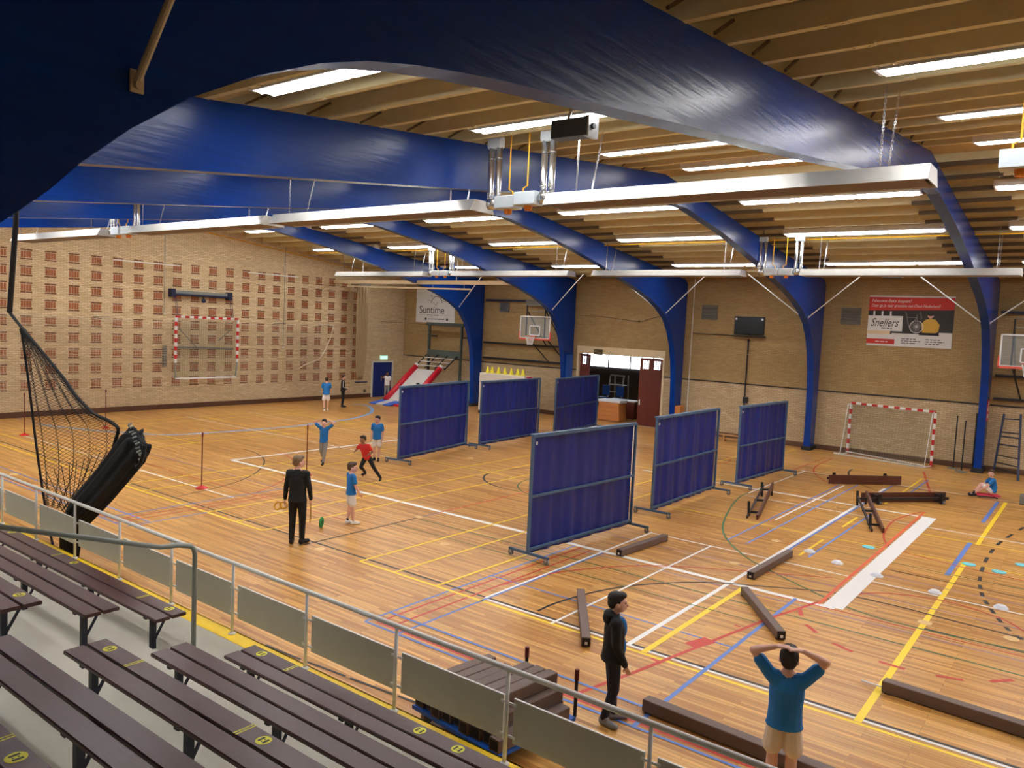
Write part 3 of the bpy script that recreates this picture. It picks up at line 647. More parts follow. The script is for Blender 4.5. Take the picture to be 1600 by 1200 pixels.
# blue door and emergency sign
d1 = struct(empty('door_1', (XE, 31.2, 0)))
P(d1, MB().bm((XE+.01, 30.48, 0), (XE+.05, 31.95, 1.98)), 'leaf', 'door_blue'); P(d1, MB().bm((XE, 30.38, 0), (XE+.07, 30.48, 2.06)).bm((XE, 31.95, 0), (XE+.07, 32.05, 2.06)).bm((XE, 30.48, 1.98), (XE+.07, 31.95, 2.06)), 'door_frame', 'frame_white')
P(d1, MB().bm((XE+.05, 31.1, .9), (XE+.1, 31.14, 1.2)), 'door_handle', 'steel')
ex = tag(empty('exit_sign', (XE, 31.3, 2.26)), 'lit green emergency exit sign above the blue door', 'sign'); P(ex, MB().bm((XE, 31.05, 2.16), (XE+.08, 31.56, 2.36)), 'lit_panel', 'exit_green'); P(ex, MB().bm((XE, 31.03, 2.36), (XE+.1, 31.58, 2.38)), 'housing', 'white_paint')
tag(MB().bm((XE, 29.85, .3), (XE+.06, 30.0, .45)).build('power_socket', 'dark_brown'), 'small brown socket left of the blue door', 'socket')
# ================================================================== FAR WALL FITTINGS
Y0 = YW-.005
def onfar(x0, x1, z0, z1, mat, name, o, th=.03, y=None): yy = Y0 if y is None else y; return P(o, MB().bm((x0, yy-th, z0), (x1, yy, z1)), name, mat)
b1 = tag(empty('sun_banner', (-30.7, YW, 5.3)), 'white banner with a drawn sun and dark lettering, behind first arch', 'banner')
onfar(-32.2, -29.2, 4.40, 6.30, 'banner_white', 'sheet', b1)
yb_ = Y0-.035
def ring(cx, cz, r, a0, a1, th, o, name, mat, y=yb_):
    m = MB(); n = 24
    for i in range(n):
        t0, t1 = math.radians(a0+(a1-a0)*i/n), math.radians(a0+(a1-a0)*(i+1)/n)
        m.bar((cx+r*math.cos(t0), y, cz+r*math.sin(t0)), (cx+r*math.cos(t1), y, cz+r*math.sin(t1)), th, .006, (0, 1, 0))
    return P(o, m, name, mat)
ring(-30.6, 5.48, .42, 5, 175, .035, b1, 'sun_arc', 'ink')
rays = MB()
for a in (15, 45, 90, 130, 160): t0 = math.radians(a); rays.bar((-30.6+.56*math.cos(t0), yb_, 5.48+.5*math.sin(t0)), (-30.6+.74*math.cos(t0), yb_, 5.48+.66*math.sin(t0)), .025, .006, (0, 1, 0))
P(b1, rays, 'sun_rays', 'ink'); P(b1, MB().bar((-30.85, yb_, 5.55), (-30.65, yb_, 5.38), .02, .006, (0, 1, 0)).bar((-30.65, yb_, 5.38), (-30.5, yb_, 5.58), .02, .006, (0, 1, 0)), 'sun_tick', 'ink')
text('Suntime', .62, 'ink', 'lettering', None, (-31.95, yb_, 4.92), RFAR, sx=.98); under(bpy.data.objects['lettering'], b1)
def txt(o, body, size, mat, x, z, y=None, **k):
    t = text(body, size, mat, 'lettering', None, (x, yb_ if y is None else y, z), RFAR, **k); under(t, o); return t
def words(o, mat, x0, x1, z, h_, y):      # print too small to read in the photograph: a row of word-length dashes
    m = MB(); x = x0; rn = random.Random(int(abs(x0*100+z*10)))
    while x < x1-.02:
        e = min(x1, x+rn.uniform(.06, .2)); m.bm((x, y-.003, z), (e, y, z+h_)); x = e+.03
    P(o, m, 'small_print', mat)
words(b1, 'ink', -31.3, -30.4, 4.8, .05, yb_); P(b1, MB().bm((-31.95, yb_-.003, 4.83), (-31.4, yb_, 4.84)).bm((-30.3, yb_-.003, 4.83), (-29.5, yb_, 4.84)), 'rule', 'ink')
words(b1, 'ink', -31.2, -29.95, 4.58, .05, yb_)
for x in (-31.4, -29.75): P(b1, MB().tube([(x, yb_-.004, 4.6), (x, yb_, 4.6)], .08, 14), 'round_logo', 'ink')
b2 = tag(empty('bicycle_banner', (-6.1, YW, 5.3)), 'red and white banner with a seated figure in mustard sweater and bicycles', 'banner')
bx0, bx1, bz0, bz1 = -7.55, -4.6, 4.35, 6.29
onfar(bx0, bx1, bz0, bz1, 'banner_white', 'sheet', b2); ya = Y0-.03
def flat(o, poly, mat, name, d=.003, y=ya): return P(o, MB().prism([(p[0], p[1]) for p in poly], y-d, y, 1), name, mat)
W2, H2 = bx1-bx0, bz1-bz0
def bp(u, v): return (bx0+u*W2, bz1-v*H2)
def quad(u0, v0, u1, v1): return [bp(u0, v0), bp(u1, v0), bp(u1, v1), bp(u0, v1)]
flat(b2, [bp(0, .03), bp(1, .03), bp(1, .26), bp(0, .3)], 'banner_red', 'red_field', .004); flat(b2, [bp(.0, .3), bp(1, .26), bp(1, .76), bp(.0, .76)], 'banner_dark', 'photo_print', .003)
flat(b2, quad(0, .4, .42, .7), 'banner_white', 'logo_field', .005); flat(b2, quad(0, .70, .28, .77), 'lintel', 'counter_print', .005); flat(b2, quad(0, .86, .34, .96), 'banner_red', 'red_tab', .005)
for u in (.06, .16, .26): flat(b2, quad(u, .31, u+.022, .4), 'banner_white', 'post_print', .005)
flat(b2, quad(.3, .74, .62, .765), 'banner_white', 'pavement_print', .005); flat(b2, quad(.85, .7, 1, .765), 'banner_white', 'pavement_print', .005)
flat(b2, [bp(*q) for q in ((.66, .72), (.64, .55), (.68, .46), (.74, .43), (.8, .45), (.85, .55), (.84, .68), (.8, .72))], 'mustard', 'sweater_print', .006)
flat(b2, [bp(.74+.035*math.cos(a), .375+.055*math.sin(a)) for a in [2*PI*i/14 for i in range(14)]], 'skin', 'face_print', .006); flat(b2, [bp(.74+.04*math.cos(a), .35+.035*math.sin(a)) for a in [2*PI*i/14 for i in range(14)]], 'hair_dark', 'hair_print', .007)
flat(b2, [bp(*q) for q in ((.64, .76), (.66, .71), (.82, .71), (.86, .76))], 'cloth_navy', 'trouser_print', .007)
ring(*bp(.585, .6), .23, 0, 360, .02, b2, 'wheel_print', 'banner_white', ya-.006)
sp_ = MB()
for a in range(0, 180, 20): t0 = math.radians(a); c_ = bp(.585, .6); sp_.bar((c_[0]-.22*math.cos(t0), ya-.005, c_[1]-.22*math.sin(t0)), (c_[0]+.22*math.cos(t0), ya-.005, c_[1]+.22*math.sin(t0)), .006, .004, (0, 1, 0))
P(b2, sp_, 'spoke_print', 'banner_white')
fr = MB()
for a, b in (((.45, .32), (.5, .62)), ((.5, .62), (.58, .42)), ((.46, .42), (.58, .42)), ((.58, .36), (.6, .6)), ((.62, .3), (.64, .45))): p, q = bp(*a), bp(*b); fr.bar((p[0], ya-.005, p[1]), (q[0], ya-.005, q[1]), .025, .004, (0, 1, 0))
P(b2, fr, 'bicycle_print', 'vent_grey')
txt(b2, 'Nieuwe fiets kopen?', .17, 'banner_white', *bp(.03, .13), y=ya-.006, shear=.25); txt(b2, 'Daar ga je naar grootste van Oost-Nederland!', .17, 'banner_white', *bp(.03, .225), y=ya-.006, shear=.25, sx=.75)
txt(b2, 'Snellers', .44, 'ink_black', *bp(.03, .61), y=ya-.007, shear=.4, sx=.72); words(b2, 'ink_black', bp(.17, 0)[0], bp(.3, 0)[0], bp(0, .66)[1], .035, ya-.006)
words(b2, 'banner_white', bp(.11, 0)[0], bp(.26, 0)[0], bp(0, .925)[1], .035, ya-.006)
for u in (.42, .7):
    for i, w_ in enumerate((.17, .22, .17)): words(b2, 'ink', bp(u, 0)[0], bp(u+w_, 0)[0], bp(0, .85+.043*i)[1], .03, ya-.004)
# vents, black wall panel, pole
for i, (x0, x1, z0, z1) in enumerate(((-14.5, -13.76, 5.13, 5.76), (-8.57, -7.83, 5.13, 5.78), (-26.0, -25.36, 5.13, 5.64))):
    t = tag(empty('louvre_vent', ((x0+x1)/2, YW, z0)), ['grey louvred vent left of the black wall panel', 'grey louvred vent left of the bicycle banner', 'small dark louvred vent left of the distant basketball hoop'][i], 'vent')
    P(t, MB().bm((x0, Y0-.06, z0), (x0+.05, Y0, z1)).bm((x1-.05, Y0-.06, z0), (x1, Y0, z1)).bm((x0, Y0-.06, z0), (x1, Y0, z0+.05)).bm((x0, Y0-.06, z1-.05), (x1, Y0, z1)), 'frame', 'vent_grey')
    for k in range(6):
        z = z0+.08+k*(z1-z0-.14)/5; P(t, MB().prism([(Y0-.06, z), (Y0-.05, z-.015), (Y0-.005, z+.05), (Y0-.015, z+.065)], x0+.05, x1-.05), 'slat', 'steel' if i == 2 else 'vent_grey')
tv = tag(empty('scoreboard', (-12.3, YW, 4.5)), 'black rectangular wall panel on a ledge between third and fourth arch', 'scoreboard')
P(tv, MB().cbox((-12.28, Y0-.05, 4.92), (1.3, .1, .77), .01), 'panel', 'tv_black'); P(tv, MB().bm((-12.99, Y0-.2, 4.44), (-11.55, Y0, 4.49)), 'ledge', 'black_steel')
for x in (-12.86, -11.72): P(tv, MB().tube([(x, Y0-.11, 5.2), (x, Y0-.1, 5.2)], .05, 12), 'disc', 'white_paint')
pw = tag(empty('clamp_pole', (-12.26, YW-.1, 1.4)), 'thin dark vertical pole with clamps below the black wall panel', 'pole')
P(pw, MB().tube([(-12.26, YW-.1, 1.4), (-12.26, YW-.1, 4.3)], .03, 8), 'tube', 'black_steel'); P(pw, MB().sph((-12.26, YW-.1, 4.3), .06, 8, 6), 'cap', 'black_steel'); P(pw, MB().bar((-12.5, YW-.12, 3.7), (-12.0, YW-.12, 3.7), .03, .03), 'cross_arm', 'curtain_beige'); P(pw, MB().bm((-12.32, YW-.16, 1.6), (-12.12, YW-.04, 1.85)), 'clamp', 'black_steel')
for z in (1.7, 2.9, 4.0): P(pw, MB().bar((-12.26, YW-.1, z), (-12.26, YW-.004, z), .03, .03), 'wall_bracket', 'black_steel')
# cable conduits on the far wall
for x, za, zb_ in ((-14.9, .2, 6.9),): tag(MB().tube([(x, YW-.06, za), (x, YW-.06, zb_)], .018, 6).build('conduit', 'white_paint'), 'thin white vertical conduit along the third arch leg', 'conduit')
tag(MB().tube([(-14.86, YW-.025, 4.49), (-13.0, YW-.025, 4.47)], .016, 6).build('cable', 'black_steel'), 'thin dark cable running to the black wall panel', 'cable')
tag(MB().tube(smooth([(-20.98, YW-.02, 5.1), (-19.6, YW-.02, 5.08), (-17.7, YW-.02, 4.92), (-17.1, YW-.02, 5.05), (-16.2, YW-.02, 5.3)]), .014, 6).sph((-17.6, YW-.06, 4.93), .05, 8, 6).build('cable', 'dark_brown'), 'sagging cable on the wall above the doorway', 'cable')
tag(MB().tube([(XE+.03, 31, 4.32), (XE+.03, YW-.03, 4.3), (-29, YW-.03, 4.25)], .012, 6).build('cable', 'dark_brown'), 'dark cable crossing the corner below the sun banner', 'cable')
# red emergency sign strip on arch leg
sg = tag(empty('safety_sign', (ARCH[4], 32, 2)), 'red vertical safety sign with white pictograms on the nearest arch leg', 'sign')
P(sg, MB().bm((ARCH[4], 32.14, 1.86), (ARCH[4]+.012, 32.68, 2.62)), 'plate', 'red_paint')
P(sg, MB().prism([(32.26, 2.42), (32.56, 2.42), (32.41, 2.58)], ARCH[4]+.012, ARCH[4]+.016), 'arrow', 'white_paint'); P(sg, MB().bm((ARCH[4]+.012, 32.28, 2.2), (ARCH[4]+.016, 32.54, 2.36)), 'flame_pictogram', 'white_paint'); P(sg, MB().bm((ARCH[4]+.012, 32.26, 1.95), (ARCH[4]+.016, 32.56, 2.1)), 'hose_pictogram', 'white_paint')
# ---- doorway to the equipment store
dd = struct(empty('door_2', (DX1, YW, 0)))
P(dd, MB().bm((DX0-.05, YW-.04, DZ), (DX1+.05, YW+.31, DZ+.36)), 'lintel_board', 'lintel'); P(dd, MB().bm((DX1-.06, YW-.03, 0), (DX1+.05, YW+.3, DZ)), 'jamb', 'lintel'); P(dd, MB().bm((DX0-.05, YW-.03, 0), (DX0+.06, YW+.3, DZ)), 'jamb', 'lintel')
def leaf(x0, x1, y):
    o = P(dd, MB().bm((x0, y, .02), (x1, y+.05, 2.72)).bm((x0, y, 3.1), (x1, y+.05, DZ-.02)), 'door_leaf', 'door_wood')
    n = max(1, round((x1-x0)/.55)); w_ = (x1-x0)/n
    for i in range(n):
        a = x0+i*w_
        P(dd, MB().bm((a+.06, y-.012, .1), (a+w_-.06, y, 1.75)), 'door_panel', 'door_wood'); P(dd, MB().bm((a+.06, y-.012, 1.9), (a+w_-.06, y, 2.35)), 'door_panel', 'door_wood')
        gx = [a, a+.12, a+w_-.12, a+w_]
        P(dd, MB().bm((a, y, 2.72), (a+.12, y+.05, 3.1)).bm((a+w_-.12, y, 2.72), (a+w_, y+.05, 3.1)), 'stile', 'door_wood')
        for k in range(4): P(dd, MB().bm((a+.12+k*(w_-.24)/3-.012, y, 2.72), (a+.12+k*(w_-.24)/3+.012, y+.05, 3.1)), 'glazing_bar', 'door_wood')
        for k in (1, 2): P(dd, MB().bm((a+.12, y, 2.72+k*.127-.01), (a+w_-.12, y+.05, 2.72+k*.127+.01)), 'glazing_bar', 'door_wood')
leaf(-17.45, -16.27, YW+.02); leaf(-20.83, -20.25, YW+.1)
P(dd, MB().bm((-17.38, YW-.03, 1.0), (-17.33, YW+.02, 1.25)), 'door_handle', 'white_paint')
SL, SR = -27.2, -14.5
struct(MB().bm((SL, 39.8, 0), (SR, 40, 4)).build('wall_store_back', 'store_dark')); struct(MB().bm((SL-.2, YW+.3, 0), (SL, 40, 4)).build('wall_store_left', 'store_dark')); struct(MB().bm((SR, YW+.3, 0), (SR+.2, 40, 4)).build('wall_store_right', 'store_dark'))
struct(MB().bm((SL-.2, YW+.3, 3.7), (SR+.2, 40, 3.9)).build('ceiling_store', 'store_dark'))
wn = struct(empty('window_1', (-22, 39.75, 2.3)))
for i in range(5):
    a = -26.0+i*1.45
    P(wn, MB().bm((a, 39.76, 2.3), (a+1.38, 39.79, 3.05)), 'pane', 'window_light'); P(wn, MB().bm((a-.07, 39.72, 2.26), (a, 39.8, 3.09)), 'mullion', 'store_dark')
vb = tag(empty('vaulting_box', (-19.2, 33.6, 0)), 'wooden vaulting box with white padded top in the doorway', 'vaulting box')
for k in range(4): P(vb, MB().prism([(-19.85+.02*k, .03+.22*k), (-18.58-.02*k, .03+.22*k), (-18.6-.02*k, .245+.22*k), (-19.83+.02*k, .245+.22*k)], 33.25, 33.95, 1), 'box_section', 'box_wood')
P(vb, MB().cbox((-19.21, 33.6, .97), (1.24, .74, .14), .04), 'padded_top', 'cover_white'); P(vb, MB().bm((-19.8, 33.3, 0), (-18.65, 33.9, .04)), 'base', 'black_steel')
p = FY(978, 650, 35.2); cb = tag(empty('store_cabinet', (p.x, 35.2, 0)), 'low dark brown cabinet with a white top inside the store', 'cabinet')
P(cb, MB().bm((p.x-1.0, 35.0, .03), (p.x+.55, 35.6, .86)), 'body', 'door_wood'); P(cb, MB().bm((p.x-1.05, 34.95, .86), (p.x+.6, 35.65, .92)), 'top', 'cover_white'); P(cb, MB().bm((p.x-.95, 35.05, 0), (p.x+.5, 35.55, .03)), 'plinth', 'black_steel')
p = FY(964, 600, 37.4); xc_ = p.x; lt = tag(empty('umpire_chair', (xc_, 37.9, 0)), 'grey tubular high chair frame inside the store', 'chair')
for x in (xc_-.42, xc_+.42):
    P(lt, MB().tube([(x, 37.1, 0), (x+.03, 37.3, 1.9), (x+.04, 37.35, 2.0)], .04, 8), 'leg', 'alu'); P(lt, MB().tube([(x-.05, 38.1, 0), (x+.03, 37.8, 2.0)], .035, 8), 'leg', 'rail_dark')
for z in (.6, 1.1, 1.5): P(lt, MB().tube([(xc_-.42, 37.12+z*.1, z), (xc_+.42, 37.12+z*.1, z)], .028, 8), 'rung', 'alu')
P(lt, MB().tube([(xc_-.4, 37.35, 2.0), (xc_+.46, 37.35, 2.0)], .04, 8), 'top_bar', 'alu'); P(lt, MB().bm((xc_-.4, 37.3, 1.45), (xc_+.42, 37.8, 1.49)), 'seat', 'rail_dark')
for i, u in enumerate((945, 967)):
    x = FY(u, 610, 36.6).x
    t = tag(empty('stacking_chair', (x, 36.6, 0)), ['blue chair left in the store behind the vaulting box', 'blue chair in the store beside the grey high chair'][i], 'chair', 'blue chairs in the store')
    P(t, MB().cbox((x, 36.5, .82), (.45, .45, .05), .02), 'seat', 'pad_blue'); P(t, MB().cbox((x, 36.74, 1.2), (.45, .04, .55), .015), 'backrest', 'pad_blue')
    for a in (-.18, .18):
        for b in (-.18, .18): P(t, MB().tube([(x+a, 36.5+b, 0), (x+a, 36.5+b, .82)], .014, 6), 'leg', 'black_steel')
tag(MB().cbox((-19.7, YW-.1, 3.36), (.42, .16, .26), .01).build('door_closer', 'dark_brown'), 'small brown box fixed on the lintel above the doorway', 'box')
tag(MB().cbox((-15.05, 32.4, .97), (.24, .5, .5), .01).build('wooden_crate', 'box_wood'), 'small wooden box fixed to the third arch leg', 'box')
tag(MB().bm((-21.098, 32.12, .7), (-21.075, 32.7, 3.15)).build('leg_guard', 'pad_blue'), 'bright blue padding on the second arch leg', 'padding')
# ================================================================== THINGS ON THE COURT
def screen(p0, p1, label, legs=True, hh=2.40):
    p0, p1 = Vector((p0[0], p0[1], 0)), Vector((p1[0], p1[1], 0)); d = (p1-p0); L = d.length; ang = math.atan2(d.y, d.x)
    t = tag(empty('gym_screen', p0, ang), label, 'screen', 'blue rolling screens')
    def p(mb, n, m, s_=False): o = mb.build(n, m, None, s_); o.parent = t; return o
    for x in (0, L): p(MB().bar((x, 0, .12), (x, 0, hh), .05, .05, (0, 1, 0)), 'upright', 'screen_frame')
    for z in (hh-.02, hh*.51, .2): p(MB().bar((0, 0, z), (L, 0, z), .045, .045), 'cross_rail', 'screen_frame')
    for x in (.02, L-.02):
        fb_ = p(MB().bar((x, -.48, .13), (x, .48, .13), .05, .05), 'foot_bar', 'screen_frame')
        for y in (-.44, .44):
            MB().tube([(x-.018, y, .055), (x+.018, y, .055)], .055, 14).build('castor', 'grey_rubber').parent = fb_; MB().bm((x-.025, y-.02, .055), (x+.025, y+.02, .13)).build('castor_fork', 'steel').parent = fb_
    rn = random.Random(len(label)); ph = [rn.uniform(0, 6) for _ in range(4)]
    def cloth(u, v):
        x = .02+u*(L-.04); z = .1+v*(hh-.1)
        return (x, .045+.018*math.sin(x*9+ph[0]+.8*v)*(.4+.6*(1-v*.3))+.012*math.sin(x*17+ph[1])+.01*math.sin(x*4.1+ph[2]+v*2), z)
    p(MB().grid(cloth, 90, 10), 'curtain', 'screen_cloth', True)
    p(MB().bar((0, .03, hh+.005), (L, .03, hh+.005), .1, .03), 'top_hem', 'screen_frame')
    for i, x in enumerate((.06,)): p(MB().bm((x, -.035, hh-.18), (x+.04, -.024, hh-.12)), 'tie', 'white_paint')
for a, b, l in (((-17.2, 17.0), (-17.95, 21.1), 'blue rolling screen behind the running child in red, leftmost of six'), ((-17.6, 21.42), (-17.9, 25.45), 'blue rolling screen below the yellow cones, second from left'), ((-17.45, 25.95), (-18.1, 30.3), 'blue rolling screen in front of the wooden doors, third from left'),
                ((-8.46, 11.9), (-8.22, 15.5), 'largest and nearest blue rolling screen at mid court'), ((-8.46, 17.0), (-8.53, 20.95), 'blue rolling screen between the nearest screen and the rightmost screen'), ((-8.34, 22.1), (-8.18, 25.75), 'rightmost blue rolling screen, nearest the floor goal')):
    screen(a, b, l)
# balance beams
def beam(a, b, label, th=.13):
    a, b = Vector((a[0], a[1], 0)), Vector((b[0], b[1], 0)); d = b-a; L = d.length
    t = tag(empty('wooden_bar', a, math.atan2(d.y, d.x)), label, 'wooden bar', 'wooden bars on the floor')
    o = MB().cbox((L/2, 0, th/2+.01), (L-.01, th, th), .008).build('timber', 'beam_wood'); o.parent = t
    for x in (0, L): o = MB().bm((x-.006, -th/2+.01, .02), (x+.006, th/2-.01, th)).build('end_plate', 'beam_end'); o.parent = t
    for x in (.06, L-.06): o = MB().bm((x-.03, -th/2, 0), (x+.03, th/2, .012)).build('rubber_foot', 'dark_rubber'); o.parent = t
    o = MB().bm((-.012, -.02, .04), (-.005, .02, .08)).build('socket_plate', 'white_paint'); o.parent = t
beam((-7.33, 13.42), (-7.2, 15.2), 'short brown wooden bar lying beside the nearest blue screen'); beam((-4.87, 13.95), (-4.82, 16.05), 'short brown wooden bar pointing along the white line')
beam((-3.47, 11.45), (-4.64, 13.05), 'short brown wooden bar just above the boy with hands on head'); beam((-5.46, 9.2), (-6.63, 10.9), 'short brown wooden bar left of the boy in black hooded jacket')
beam((-1.92, 10.72), (1.4, 10.5), 'long brown wooden bar at the lower right edge', .15); beam((-3.98, 8.15), (-.6, 7.98), 'long brown wooden bar behind the legs of the boy in blue', .15)
tag(MB().tube([(-2.2, 10.78, .03), (-1.95, 10.72, .05)], .012, 6).build('metal_pin', 'steel'), 'thin metal pin at the end of the long wooden bar', 'pin')
# overturned gym benches
def gymbench(a, b, label, flip='side', L=None):
    a, b = Vector((a[0], a[1], 0)), Vector((b[0], b[1], 0)); d = b-a; L = d.length
    t = tag(empty('gym_bench', a, math.atan2(d.y, d.x)), label, 'bench', 'gym benches on the court')
    def p(mb, n, m): o = mb.build(n, m); o.parent = t; return o
    if flip == 'side':          # lying on its side, seat face turned to the stand
        p(MB().cbox((L/2, 0, .14), (L, .04, .28), .008), 'seat_plank', 'bench_dark'); p(MB().cbox((L/2, .22, .14), (L*.94, .04, .08), .008), 'rail', 'bench_under')
        for x in (.35, L-.35):
            p(MB().bm((x-.03, .02, .03), (x+.03, .3, .25)), 'leg', 'bench_under'); p(MB().bm((x-.04, .28, 0), (x+.04, .33, .3)), 'foot', 'dark_rubber')
    elif flip == 'back':        # lying on its side, legs turned to the stand
        p(MB().cbox((L/2, .25, .14), (L, .04, .28), .008), 'seat_plank', 'bench_dark'); p(MB().cbox((L/2, .04, .14), (L*.94, .04, .08), .008), 'rail', 'bench_under')
        for x in (.35, L-.35):
            p(MB().bm((x-.03, -.03, .03), (x+.03, .24, .25)), 'leg', 'bench_under'); p(MB().bm((x-.06, -.07, .0), (x+.06, -.02, .3)), 'foot', 'black_steel'); p(MB().tube([(x-.015, -.07, .05), (x+.015, -.07, .05)], .05, 12), 'roller', 'grey_rubber')
    else:
        z = .3 if flip == 'up' else 0
        p(MB().cbox((L/2, 0, .28), (L, .26, .04), .008), 'seat_plank', 'bench_light'); p(MB().cbox((L/2, 0, .12), (L*.9, .09, .05), .008), 'rail', 'bench_light')
        for x in (.35, L-.35): p(MB().bm((x-.03, -.12, .0), (x+.03, .12, .26)), 'leg', 'bench_light')
gymbench((-6.55, 25.2), (-4.85, 27.0), 'dark brown gym bench on its side, farther of the two long ones', 'side')
gymbench((-4.9, 22.9), (-3.15, 25.05), 'dark brown gym bench on its side with legs showing, nearer long one', 'back')
gymbench((-12.9, 31.6), (-11.3, 31.6), 'light wooden gym bench standing by the wall behind the screens', 'up')
def aframe(a, b, label):
    a, b = Vector((a[0], a[1], 0)), Vector((b[0], b[1], 0)); d = b-a; L = d.length
    t = tag(empty('tilted_bench', a, math.atan2(d.y, d.x)), label, 'bench', 'short tilted benches')
    def p(mb, n, m): o = mb.build(n, m); o.parent = t; return o
    p(MB().bar((0, -.1, .04), (L, -.1, .3), .05, .16), 'seat_plank', 'bench_dark'); p(MB().bar((0, .14, .03), (L*.98, .14, .26), .04, .06), 'rail', 'bench_under')
    for f in (.15, .5, .85): p(MB().bar((L*f, -.12, .04+.25*f), (L*f, .18, .03+.23*f), .05, .05), 'crosspiece', 'black_steel')
    for f in (.1, .9): p(MB().bar((L*f, .14, .0), (L*f, .16, .36+.05*f), .06, .05, (1, 0, 0)), 'foot', 'dark_rubber'); 
    p(MB().bar((L*.98, -.1, 0), (L*.98, -.1, .26), .05, .05, (1, 0, 0)), 'prop', 'bench_under')
aframe((-6.55, 18.65), (-7.3, 21.9), 'short tilted dark bench left of the court lines, near the middle screen'); aframe((-3.92, 19.7), (-5.05, 22.9), 'short tilted dark bench touching the nearer long gym bench')
# floor goal turned to the wall
fg = tag(empty('handball_goal', (-6.5, 32.3, 0)), 'red and white handball goal with net standing against the far wall', 'goal')
A, B = Vector((-7.88, 32.68, 0)), Vector((-4.8, 32.05, 0)); u_ = (B-A).normalized(); v_ = Vector((u_.y, -u_.x, 0)); hg = 2.03
banded(fg, A+Vector((0, 0, hg)), B+Vector((0, 0, hg)), .085, 15, 'crossbar_band')
for q in (A, B): banded(fg, q+Vector((0, 0, .02)), q+Vector((0, 0, hg-.04)), .085, 10, 'post_band')
D = .62
for q in (A, B):
    P(fg, MB().tube([q+Vector((0, 0, .03)), q+v_*D+Vector((0, 0, .03))], .022, 8), 'base_side', 'white_paint'); P(fg, MB().tube([q+Vector((0, 0, hg))-u_*.02*(1 if q is B else -1), q+v_*.25+Vector((0, 0, hg-.05)), q+v_*D+Vector((0, 0, .03))], .016, 8), 'net_stay', 'white_paint')
P(fg, MB().tube([A+v_*D-u_*.25+Vector((0, 0, .03)), B+v_*D+u_*.0+Vector((0, 0, .03))], .028, 8), 'base_rear', 'white_paint'); P(fg, MB().tube([A+v_*D*.2+Vector((0, 0, .1)), B+v_*D*1.1+Vector((0, 0, .1))], .022, 8), 'net_bar', 'white_paint')
gn = MB()
def gpt(s_, r): return A.lerp(B, s_)+v_*(D*(1-r)**.6*.9+.1)+Vector((0, 0, .05+(hg-.08)*r))
for i in range(33):
    for j in range(8): gn.bar(gpt(i/32, j/8), gpt(i/32, (j+1)/8), .006, .006, (1, 0, 0))
for j in range(22):
    for i in range(8):
        a, b = gpt(i/8, j/21), gpt((i+1)/8, j/21); gn.bar(a, b, .006, .006)
tag(P(fg, gn, 'goal_net', 'net_green'), kind='stuff')
# volleyball posts on flat bases by the wall
for i, (x, y, zt3) in enumerate(((-4.12, 32.35, 1.95), (-3.78, 31.75, 1.85), (-3.5, 32.3, 2.1))):
    t = tag(empty('base_post', (x, y, 0)), ['thin black post on round base, left of three beside the goal', 'thin black post on round base, nearest of three beside arch leg', 'thick black post on round base, tallest beside arch leg'][i], 'post', 'posts on round bases')
    P(t, MB().tube([(x, y, .03), (x, y, zt3)], .022 if i < 2 else .035, 8), 'pole', 'black_steel'); br_ = .2 if i < 2 else .09; P(t, MB().lathe([(br_, 0), (br_, .02), (.05, .05)], (x, y, 0), 18), 'base', 'vent_grey')
# slalom poles
p4 = G(481, 664, 1.42)
for i, p in enumerate((G(38, 680), G(165, 669), G(315, 763), p4)):
    t = tag(empty('slalom_pole', (p.x, p.y, 0)), ['red slalom pole on round foot, farthest left by the end wall', 'red slalom pole behind the black net', 'red slalom pole on the white line at left', 'dark slalom pole directly above the man in black'][i], 'pole', 'slalom poles')
    P(t, MB().lathe([(.15, 0), (.15, .02), (.06, .06), (.03, .08)], (p.x, p.y, 0), 16), 'foot', 'red_paint'); P(t, MB().tube([(p.x, p.y, .06), (p.x, p.y, 1.34)], .014, 8), 'shaft', 'pole_dark'); P(t, MB().tube([(p.x, p.y, 1.3), (p.x, p.y, 1.42)], .022, 8), 'tip', 'pole_dark')
# spot markers
for i, (u, v) in enumerate(((1357, 855), (1514, 882), (1561, 894), (1597, 883))):
    p = G(u, v); tag(MB().lathe([(.13, 0), (.13, .010), (.11, .013)], (p.x, p.y, 0.001), 16).build('spot_marker', 'marker_cyan'), ['cyan floor spot beside the white band', 'cyan floor spot right of the yellow line', 'cyan floor spot inside the dashed arc', 'cyan floor spot at the right edge'][i], 'marker', 'cyan floor spots')
for i, (u, v) in enumerate(((1265, 862), (1308, 880), (1370, 900), (1461, 926), (1564, 950))):
    p = G(u, v); tag(MB().lathe([(.12, 0), (.115, .012), (.07, .05), (.045, .055)], (p.x, p.y, .001), 16).build('marker_cone', 'marker_white'), ['white flat marker cone farthest left', 'white flat marker cone second from left', 'white flat marker cone beside the white band', 'white flat marker cone left of the thick yellow line', 'white flat marker cone right of the thick yellow line'][i], 'marker', 'white marker cones')
tag(MB().cbox((-1.35, 26.8, .14), (.6, .4, .28), .03).build('equipment_case', 'vent_grey'), 'dark grey case at the right edge of the court', 'case')
